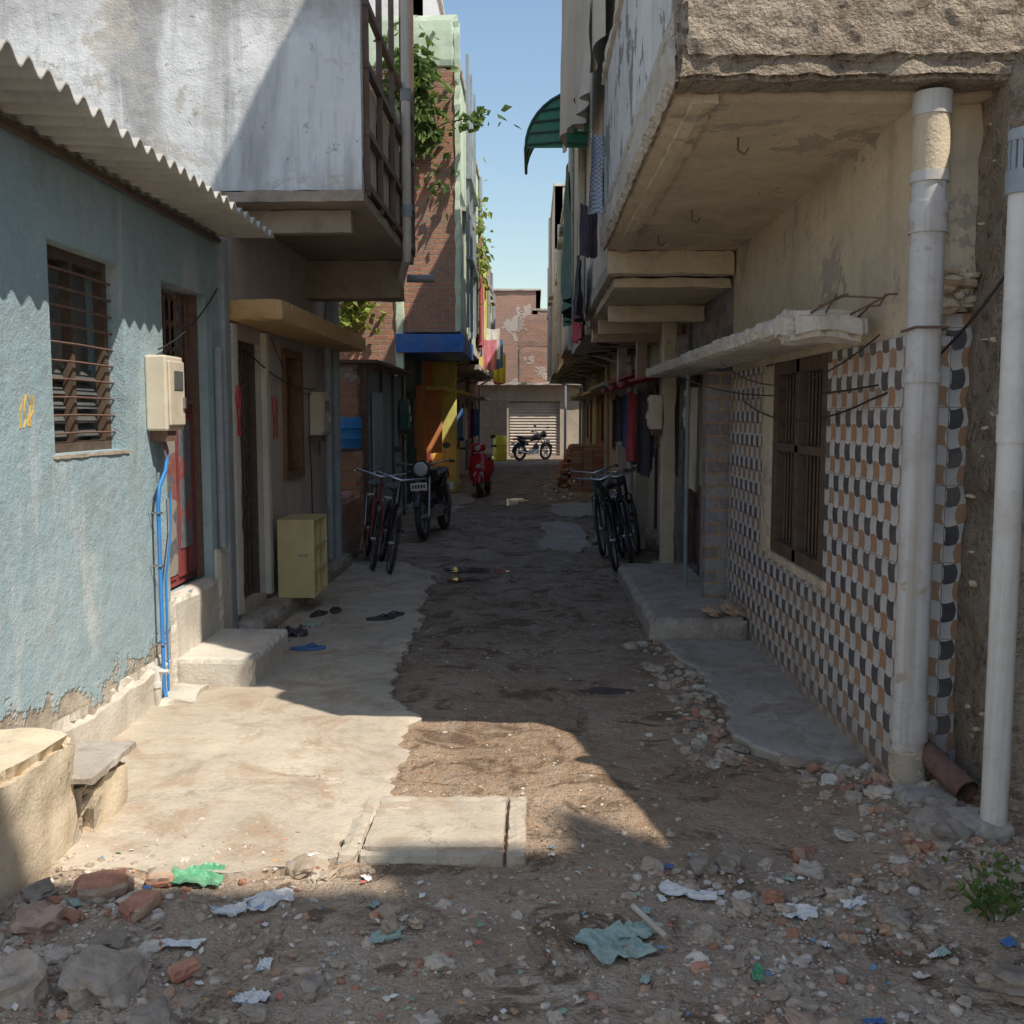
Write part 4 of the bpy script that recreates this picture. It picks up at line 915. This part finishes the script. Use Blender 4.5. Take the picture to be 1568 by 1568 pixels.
def ellring(x,cy,cz,ry,rz,n=16,p=2.): 
    out=[]
    for t in range(n):
        a=t*2*pi/n; c=math.cos(a); s=math.sin(a)
        out.append((x,cy+ry*math.copysign(abs(c)**(2/p),c),cz+rz*math.copysign(abs(s)**(2/p),s)))
    return out
def motorcycle(loc,heading,body,lean=.08):
    M=Matrix.Translation(loc)@Matrix.Rotation(heading,4,'Z')@Matrix.Rotation(lean,4,'X'); e=group('motorcycle',mat=M)
    r=.3; rh=(-.62,0,r); fh=(.66,0,r)
    b=B(); b.torus(rh,r-.05,.052,36,10); b.torus(fh,r-.042,.042,36,10); b.make('tyres',BLACK,e,True,local=True)
    b=B()
    for c in (rh,fh):
        b.torus(c,r-.095,.012,30,6); b.tube([(c[0],-.07,r),(c[0],.07,r)],.05,12)
        for k in range(6):
            a=k*pi/3; b.tube([(c[0],0,r),(c[0]+.2*math.cos(a),0,r+.2*math.sin(a))],.013,6)
    for s in (-1,1):
        b.tube([(fh[0],s*.085,r),(.42,s*.085,.82)],.02,8); b.tube([(rh[0],s*.1,r+.02),(-.45,s*.12,.68)],.028,10)
    b.tube([(.1,-.12,.38),(-.1,-.14,.27),(-.35,-.16,.27),(-.85,-.17,.38)],.035,10,.045)
    for s in (-1,1): b.tube([(.38,s*.1,.98),(.36,s*.3,1.02),(.26,s*.38,1.0)],.012,8); b.tube([(.34,s*.28,1.02),(.36,s*.32,1.2)],.006,6)
    b.box(-.08,.2,-.12,.12,.26,.42); b.tube([(.1,0,.4),(.2,0,.58)],.085,14); 
    b.make('engine_forks_exhaust',STEEL,e,True,local=True)
    b=B()
    for k in range(5): b.tube([(.10+.018*k,0,.41+.03*k),(.106+.018*k,0,.42+.03*k)],.11,14)
    b.tube([(.42,0,.82),(.2,0,.66),(0,0,.3),(-.2,0,.28),(-.3,0,.35)],.02,8); b.tube([(.4,0,.85),(-.1,0,.7),(-.7,0,.72)],.02,8); b.tube([(-.1,-.1,.3),(rh[0],-.1,r)],.02,6); b.tube([(-.1,.1,.3),(rh[0],.1,r)],.02,6)
    b.make('frame',BLKP,e,True,local=True)
    b=B(); b.loft([ellring(x,0,z,ry,rz,16,2.4) for x,z,ry,rz in [(.36,.83,.04,.05),(.32,.83,.1,.09),(.2,.84,.14,.12),(.05,.82,.14,.11),(-.08,.78,.10,.07),(-.12,.77,.06,.05)]])
    b.loft([ellring(x,0,z,ry,rz,14,2.6) for x,z,ry,rz in [(-.3,.6,.09,.06),(-.45,.68,.11,.08),(-.7,.76,.09,.06),(-.9,.8,.05,.03)]])
    b.torus(fh,r+.02,.035,18,8,.15*pi,.8*pi,1.4); b.torus(rh,r+.04,.04,16,8,.3*pi,1.0*pi,1.5)
    b.loft([ellring(x,0,.93,ry,rz,16,2.4) for x,ry,rz in [(.40,.08,.08),(.47,.12,.12),(.53,.12,.12)]])
    b.make('tank_and_panels',body,e,True,local=True)
    b=B(); b.loft([ellring(x,0,z,ry,rz,14,3) for x,z,ry,rz in [(-.04,.79,.07,.03),(-.15,.80,.11,.045),(-.4,.81,.12,.05),(-.7,.86,.11,.045),(-.85,.88,.07,.02)]])
    for s in (-1,1): b.tube([(.3,s*.34,1.01),(.23,s*.39,1.0)],.02,8); b.loft([ellring(x,s*.34,1.22,.055,.04,12) for x in (.345,.37)]); b.tube([(.47,s*.1,.9),(.49,s*.2,.9)],.02,8)
    b.make('seat_mirrors',BLACK,e,True,local=True)
    b=B(); b.loft([ellring(x,0,.93,ry,rz,16) for x,ry,rz in [(.53,.1,.1),(.555,.08,.08),(.565,.03,.03)]]); b.make('headlamp',LAMP,e,True,local=True)
    b=B(); b.box(.72,.725,-.11,.11,.66,.76) ; b.box(-.98,-.975,-.1,.1,.55,.66); b.make('number_plates',PLATE,e,local=True)
    b=B()
    for k in range(5): b.box(.7255,.727,-.09+k*.038,-.065+k*.038,.685,.735)
    b.make('plate_letters',BLACK,e,local=True)
    b=B(); b.box(-.95,-.92,-.06,.06,.74,.82); b.make('tail_lamp',REDP,e,local=True)
    return e
motorcycle((-1.34,14.1,0),-1.70,BLKP)
m2=motorcycle((.0,37.2,0),.75,BLKP)

def scooter(loc,heading,body):
    M=Matrix.Translation(loc)@Matrix.Rotation(heading,4,'Z')@Matrix.Rotation(.08,4,'X'); e=group('scooter',mat=M)
    r=.22; b=B(); b.torus((.6,0,r),r-.05,.05,28,8); b.torus((-.55,0,r),r-.05,.052,28,8); b.make('tyres',BLACK,e,True,local=True)
    b=B(); b.tube([(.6,-.07,r),(.6,.07,r)],.09,14); b.tube([(-.55,-.08,r),(-.55,.08,r)],.09,14)
    for s in (-1,1): b.tube([(.6,s*.08,r),(.5,s*.07,.55)],.018,8); b.tube([(.36,s*.12,.98),(.33,s*.33,1.0)],.014,8); b.tube([(.36,s*.25,1.0),(.38,s*.3,1.16)],.006,6)
    b.tube([(-.2,-.14,.2),(-.8,-.2,.3)],.05,10); b.make('hubs_bars_exhaust',STEEL,e,True,local=True)
    b=B()
    b.loft([ellring(x,0,z,ry,rz,18,2.8) for x,z,ry,rz in [(-.02,.48,.14,.16),(-.2,.52,.19,.2),(-.5,.58,.2,.17),(-.75,.64,.15,.11),(-.88,.68,.07,.05)]])
    b.loft([[(x+.05*math.cos(t*2*pi/16),wy*math.cos(t*2*pi/16+pi/2),z+.0) for t in range(16)] for x,z,wy in [(.34,.26,.14),(.44,.35,.2),(.48,.55,.21),(.44,.75,.19),(.38,.88,.12)]])
    b.torus((.6,0,r),r+.02,.05,16,8,.1*pi,.85*pi,1.5)
    b.loft([ellring(x,0,z,ry,rz,16,2.4) for x,z,ry,rz in [(.27,.98,.1,.06),(.34,.99,.16,.09),(.44,.98,.12,.08),(.48,.97,.06,.05)]])
    b.make('body_panels',body,e,True,local=True)
    b=B(); b.box(-.05,.4,-.17,.17,.22,.28); b.loft([ellring(x,0,z,ry,rz,14,3) for x,z,ry,rz in [(.0,.71,.1,.03),(-.15,.73,.15,.05),(-.45,.76,.16,.05),(-.75,.79,.12,.04),(-.82,.79,.06,.02)]])
    for s in (-1,1): b.tube([(.35,s*.26,1.0),(.31,s*.37,1.0)],.02,8); b.loft([ellring(x,s*.32,1.19,.06,.04,12) for x in (.365,.39)])
    b.make('seat_floor_mirrors',BLACK,e,True,local=True)
    b=B(); b.loft([ellring(x,0,.98,ry,rz,16) for x,ry,rz in [(.47,.07,.055),(.495,.05,.04)]]); b.loft([ellring(x,0,.62,ry,rz,16) for x,ry,rz in [(.525,.06,.04),(.54,.03,.02)]]); b.make('lamps',LAMP,e,True,local=True)
    b=B(); b.box(.64,.645,-.09,.09,.42,.5); b.make('number_plate',PLATE,e,local=True)
    return e
scooter((-.98,21.0,0),-1.66,REDP)

drum('yellow_drum',-1.15,36.8,0,.24,.9,YELD)
b=B()
for k in range(300):
    z=R.uniform(0,.9); w_=.62*(1-z/1.2)
    x=1.10+R.uniform(-w_,w_); y=24.2+R.uniform(-w_,w_)*1.6-.6
    M=Matrix.Translation((x,y,z+.03))@Matrix.Rotation(R.uniform(0,3),4,'Z')@Matrix.Rotation(R.uniform(-.4,.4),4,'X'); b.box(-.11,.11,-.055,.055,-.035,.035,M)
for k in range(48):
    for j in range(5):
        xo=R.uniform(-.01,.01)
        if k//3<15: b.box(.86+(k%3)*.23+xo,.86+(k%3)*.23+.215+xo,22.0+(j*.12),22.0+j*.12+.105,(k//3)*.068,(k//3)*.068+.062)
b.make('brick_pile',BRKCH)

# ------------------------------------------------------------ rubble & litter
def scatter(name,n,fx,fy,rmin,rmax,mat,sub=1,dens=None,sq=.65):
    b=B(); c=0; tries=0
    while c<n and tries<n*12:
        tries+=1; x=fx(); y=fy()
        if dens and R.random()>dens(x,y): continue
        r=rmin*(rmax/rmin)**(R.random()**2.4); b.stone((x,y,gh(x,y)+r*.1+(0.03 if (x<-.7 and 3.5<y<11) else 0)),r,sq,sub); c+=1
    return b.make(name,mat)
U=R.uniform
def d1(x,y):
    k=.15+.9*max(0,noise.noise(Vector((x*1.6,y*1.6,2)))+.2)
    if y>3.6: k*=.15
    if x<-.9 or x>.6: k*=1.7
    if -.7<x<.3: k*=.6
    return k
scatter('rubble',7500,lambda:U(-1.8,1.9),lambda:U(2.3,4.2),.004,.02,STONE,1,d1)
scatter('rubble',320,lambda:U(-1.8,1.9),lambda:U(2.3,3.7),.016,.05,STONE,2,d1)
scatter('gravel',5500,lambda:U(-1.0,1.2),lambda:U(3.9,16),.002,.012,STONE,1,lambda x,y:.25+.9*max(0,noise.noise(Vector((x*1.1,y*.8,5))))+(.5 if x>.75 else 0))
scatter('gravel',500,lambda:U(-2.1,-.7),lambda:U(3.5,10),.002,.008,STONE,1)
scatter('rubble',240,lambda:R.gauss(.93,.09),lambda:U(4.7,7.6),.012,.045,STONE,2)
scatter('rubble',160,lambda:R.gauss(-1.75,.1),lambda:U(6.95,8.1),.006,.03,STONE,1)
scatter('rubble',420,lambda:R.gauss(1.5,.2),lambda:U(3.6,4.75),.008,.045,STONE,2)
scatter('rubble',320,lambda:U(.2,1.5),lambda:U(17,25),.02,.09,STONE,1,lambda x,y:.2+max(0,(y-19)/6)*.8)
b=B()
for (x,y,r) in [(-1.42,2.62,.11),(-1.2,2.72,.10),(-1.27,2.92,.07),(-1.5,2.95,.10),(-1.0,2.55,.07),(-.75,2.62,.04),(-.62,2.75,.045),(-1.62,3.2,.06),(.62,3.58,.045),(.72,3.6,.06),(.74,2.62,.055),(.95,3.05,.03),(1.18,3.2,.05),(1.42,2.75,.13),(1.3,3.5,.04),(.55,3.42,.035),(1.62,3.95,.07),(.88,5.35,.045),(.95,5.2,.065),(1.03,4.98,.05),(.86,5.7,.05),(.82,6.1,.05),(.8,6.5,.06),(-1.75,2.8,.12),(1.52,3.72,.09),(1.66,3.78,.08)]:
    b.stone((x,y,gh(x,y)+r*.2),r,.6,2)
b.make('broken_rocks',ROCK,smooth=False)
b=B()
for (x,y,r,a) in [(-1.45,3.3,.08,.4),(-1.28,3.18,.06,1.2),(-1.02,2.85,.04,.8),(-1.3,3.42,.04,.1),(-.5,3.2,.025,.7),(1.0,3.7,.035,1.4),(.5,2.9,.025,.2)]:
    M=Matrix.Translation((x,y,gh(x,y)+r*.35))@Matrix.Rotation(a,4,'Z')@Matrix.Rotation(.2,4,'X')
    i0=len(b.v); b.rbox(-r*1.2,r*1.2,-r*.7,r*.7,-r*.5,r*.5,r*.3,r*.18,14,1.)
    for k in range(i0,len(b.v)): b.v[k]=tuple(M@Vector(b.v[k]))
b.make('broken_bricks',BRKCH)
b=B(); b.rbox(1.44,1.78,3.66,3.86,.02,.15,.03,.008,7,1.3); b.rbox(1.5,1.75,4.0,4.2,.0,.12,.03,.008,7); b.make('concrete_block',CONC2)
def crumple(name,x,y,w_,l_,a,mat,h=.03,seed=0,fold=0):
    b=B(); ca,sa=math.cos(a),math.sin(a); n=26
    def fn(u,v):
        ed=1+.35*noise.noise(Vector((u*2.5,v*2.5,seed*1.7)))
        p=(u-.5)*w_*ed; q=(v-.5)*l_*(1+.35*noise.noise(Vector((u*2.5,v*2.5,seed*1.7+9))))
        X_=x+p*ca-q*sa; Y_=y+p*sa+q*ca
        r1=1-abs(noise.noise(Vector((u*2.2+seed,v*2.2,1))))*3; r2=1-abs(noise.noise(Vector((u*5,v*5+seed,3))))*3
        z=gh(X_,Y_)+.008+h*.45*max(0,r1)+h*.22*max(0,r2)
        if X_<-.7 and Y_>3.5: z+=.03
        return (X_,Y_,z)
    b.grid(fn,n,n); return b.make(name,mat)
crumple('green_plastic_bag',-1.18,3.45,.19,.12,.1,GBAG,.04,1)
crumple('crumpled_paper',-.88,3.3,.16,.09,.4,PAPER,.03,2); crumple('crumpled_paper',-1.0,3.22,.11,.06,.4,PAPER,.03,22)
crumple('crumpled_paper',-1.1,2.98,.16,.045,.1,PAPER,.02,3); crumple('crumpled_paper',-.78,2.7,.09,.08,1,PAPER,.03,8)
crumple('cloth_rag',.25,3.02,.20,.20,.6,RAG,.035,4); crumple('cloth_rag',.33,3.12,.13,.09,.2,RAG,.03,14); crumple('cloth_rag',-.45,3.05,.10,.05,.2,RAG,.02,24)
crumple('newspaper_sheet',.54,3.38,.18,.08,-.3,PAPER,.02,5); crumple('newspaper_sheet',.88,3.26,.11,.07,-.2,PAPER,.02,6)
crumple('paper_scrap',1.08,3.32,.08,.05,.2,PAPER,.02,7)
crumple('green_wrapper',.66,2.85,.035,.09,-.2,GBAG,.015,9); crumple('blue_wrapper',.93,2.65,.06,.03,.2,BLUC,.01,10); crumple('paper_scrap',1.6,3.05,.09,.05,.2,PAPER,.02,11); crumple('paper_scrap',-.15,2.55,.09,.04,.2,PAPER,.02,12)
crumple('dark_cloth_heap',-1.78,7.45,.2,.3,.3,DKC,.07,31); crumple('cloth_rag',-1.7,7.75,.15,.12,.9,RAG,.04,32)
for k in range(20):
    xx=R.choice([U(-1.5,-.5),U(.3,1.5),U(.3,1.5)]); yy=U(2.7,3.7)
    crumple('paper_scrap',xx,yy,U(.025,.055),U(.02,.04),U(0,3),R.choice([PAPER,PAPER,RAG,PAPER,CANW,BLUC]),.012,40+k)
b=B(); b.tube([(.33,3.2,.06),(.42,3.05,.035)],.01,8); b.make('plastic_tube',PVCW)
b=B()
for k in range(900):
    if k<720: x,y=U(-1.7,1.8),U(2.4,3.9)
    else: x,y=U(-1.9,1.1),U(3.9,12)
    s=.004*(5**(R.random()**2)); a=U(0,6.3); z=gh(x,y)+.008+(.03 if x<-.65 and y>3.5 else 0); dx,dy=s*math.cos(a),s*math.sin(a); t=U(.3,.7)
    b.add([(x-dx,y-dy,z),(x+dy*t,y-dx*t,z+U(0,.008)),(x+dx,y+dy,z+U(0,.008)),(x-dy*t,y+dx*t,z+U(0,.008))],[(0,1,2,3)])
b.make('litter',LITM)
e=group('weed_plant',(1.45,3.1,0)); b=B(); b.leaves((1.46,3.12,.14),(.14,.11,.09),110,.038); b.leaves((1.58,3.3,.13),(.1,.1,.08),50,.033); b.make('foliage',LEAF,e)
b=B()
for k in range(14): 
    a=U(0,6.3); b.tube([(1.46,3.12,.03),(1.46+.05*math.cos(a),3.12+.05*math.sin(a),.1),(1.46+.13*math.cos(a),3.12+.1*math.sin(a),.17)],.003,4)
b.make('stems',LEAF,e)

# ------------------------------------------------------------ off-frame corner house, and objects added for shadow and bounce light
g=group('corner_house',(6,-2,0)); b=B(); wall(b,'y',-1.3,-1.5,6,9,0,12.0,[(7,8,1,2.2),(7,8,4,5.2)]); wall(b,'y',-1.3,-1.5,3.5,6,0,11.2,[(4,5,1,2.2)]); wall(b,'x',3.5,3.7,-2.6,-1.5,0,11.2)
b.box(3.7,9,-2.6,-1.55,0,11.15); b.box(6.1,9,-2.6,-1.55,11.15,11.95)
b.add([(6.75,-1.3,12),(7.2,-1.3,12),(7.3,-1.3,13.1),(6.75,-1.5,12),(7.2,-1.5,12),(7.3,-1.5,13.1)],[(0,1,2),(5,4,3),(0,2,5,3),(1,4,5,2)])  # unseen roof wedge added to cast a notch into the ground shadow
b.make('walls',CREAM,g)
g=group('shadow_casting_wall',(2.2,3,0)); b=B()  # unseen wall added; its sloping top shapes the shadow edge on the ground
P_=[(1.6,0),(3.92,0),(3.92,3.55),(2.6,2.9),(1.6,2.9)]
b.add([(2.12,y,z) for y,z in P_]+[(2.3,y,z) for y,z in P_],[(0,1,2,3,4),(9,8,7,6,5)]+[(i,(i+1)%5,5+(i+1)%5,5+i) for i in range(5)]); b.make('wall',STUC,g)
# unseen white house added left behind the viewer to bounce sunlight in
g=group('bounce_house',(-5,-4,0)); b=B(); wall(b,'x',-4.2,-4.4,-10,.8,0,6.2,[(-3,-2.1,.1,2.1),(-6,-5,1,2.1),(-.9,0,1,2.1),(-5,-4,4,5.2)]); wall(b,'y',.8,.6,-8,-4.2,0,6.2)
b.make('walls',WHITEW,g)
b=B(); b.box(-8,-4.42,-10,.58,0,6.1); b.make('rooms',DARK,g)
b=B(); b.box(-4.25,-4.22,-3,-2.1,.1,2.1); b.make('door',WOODB,g)
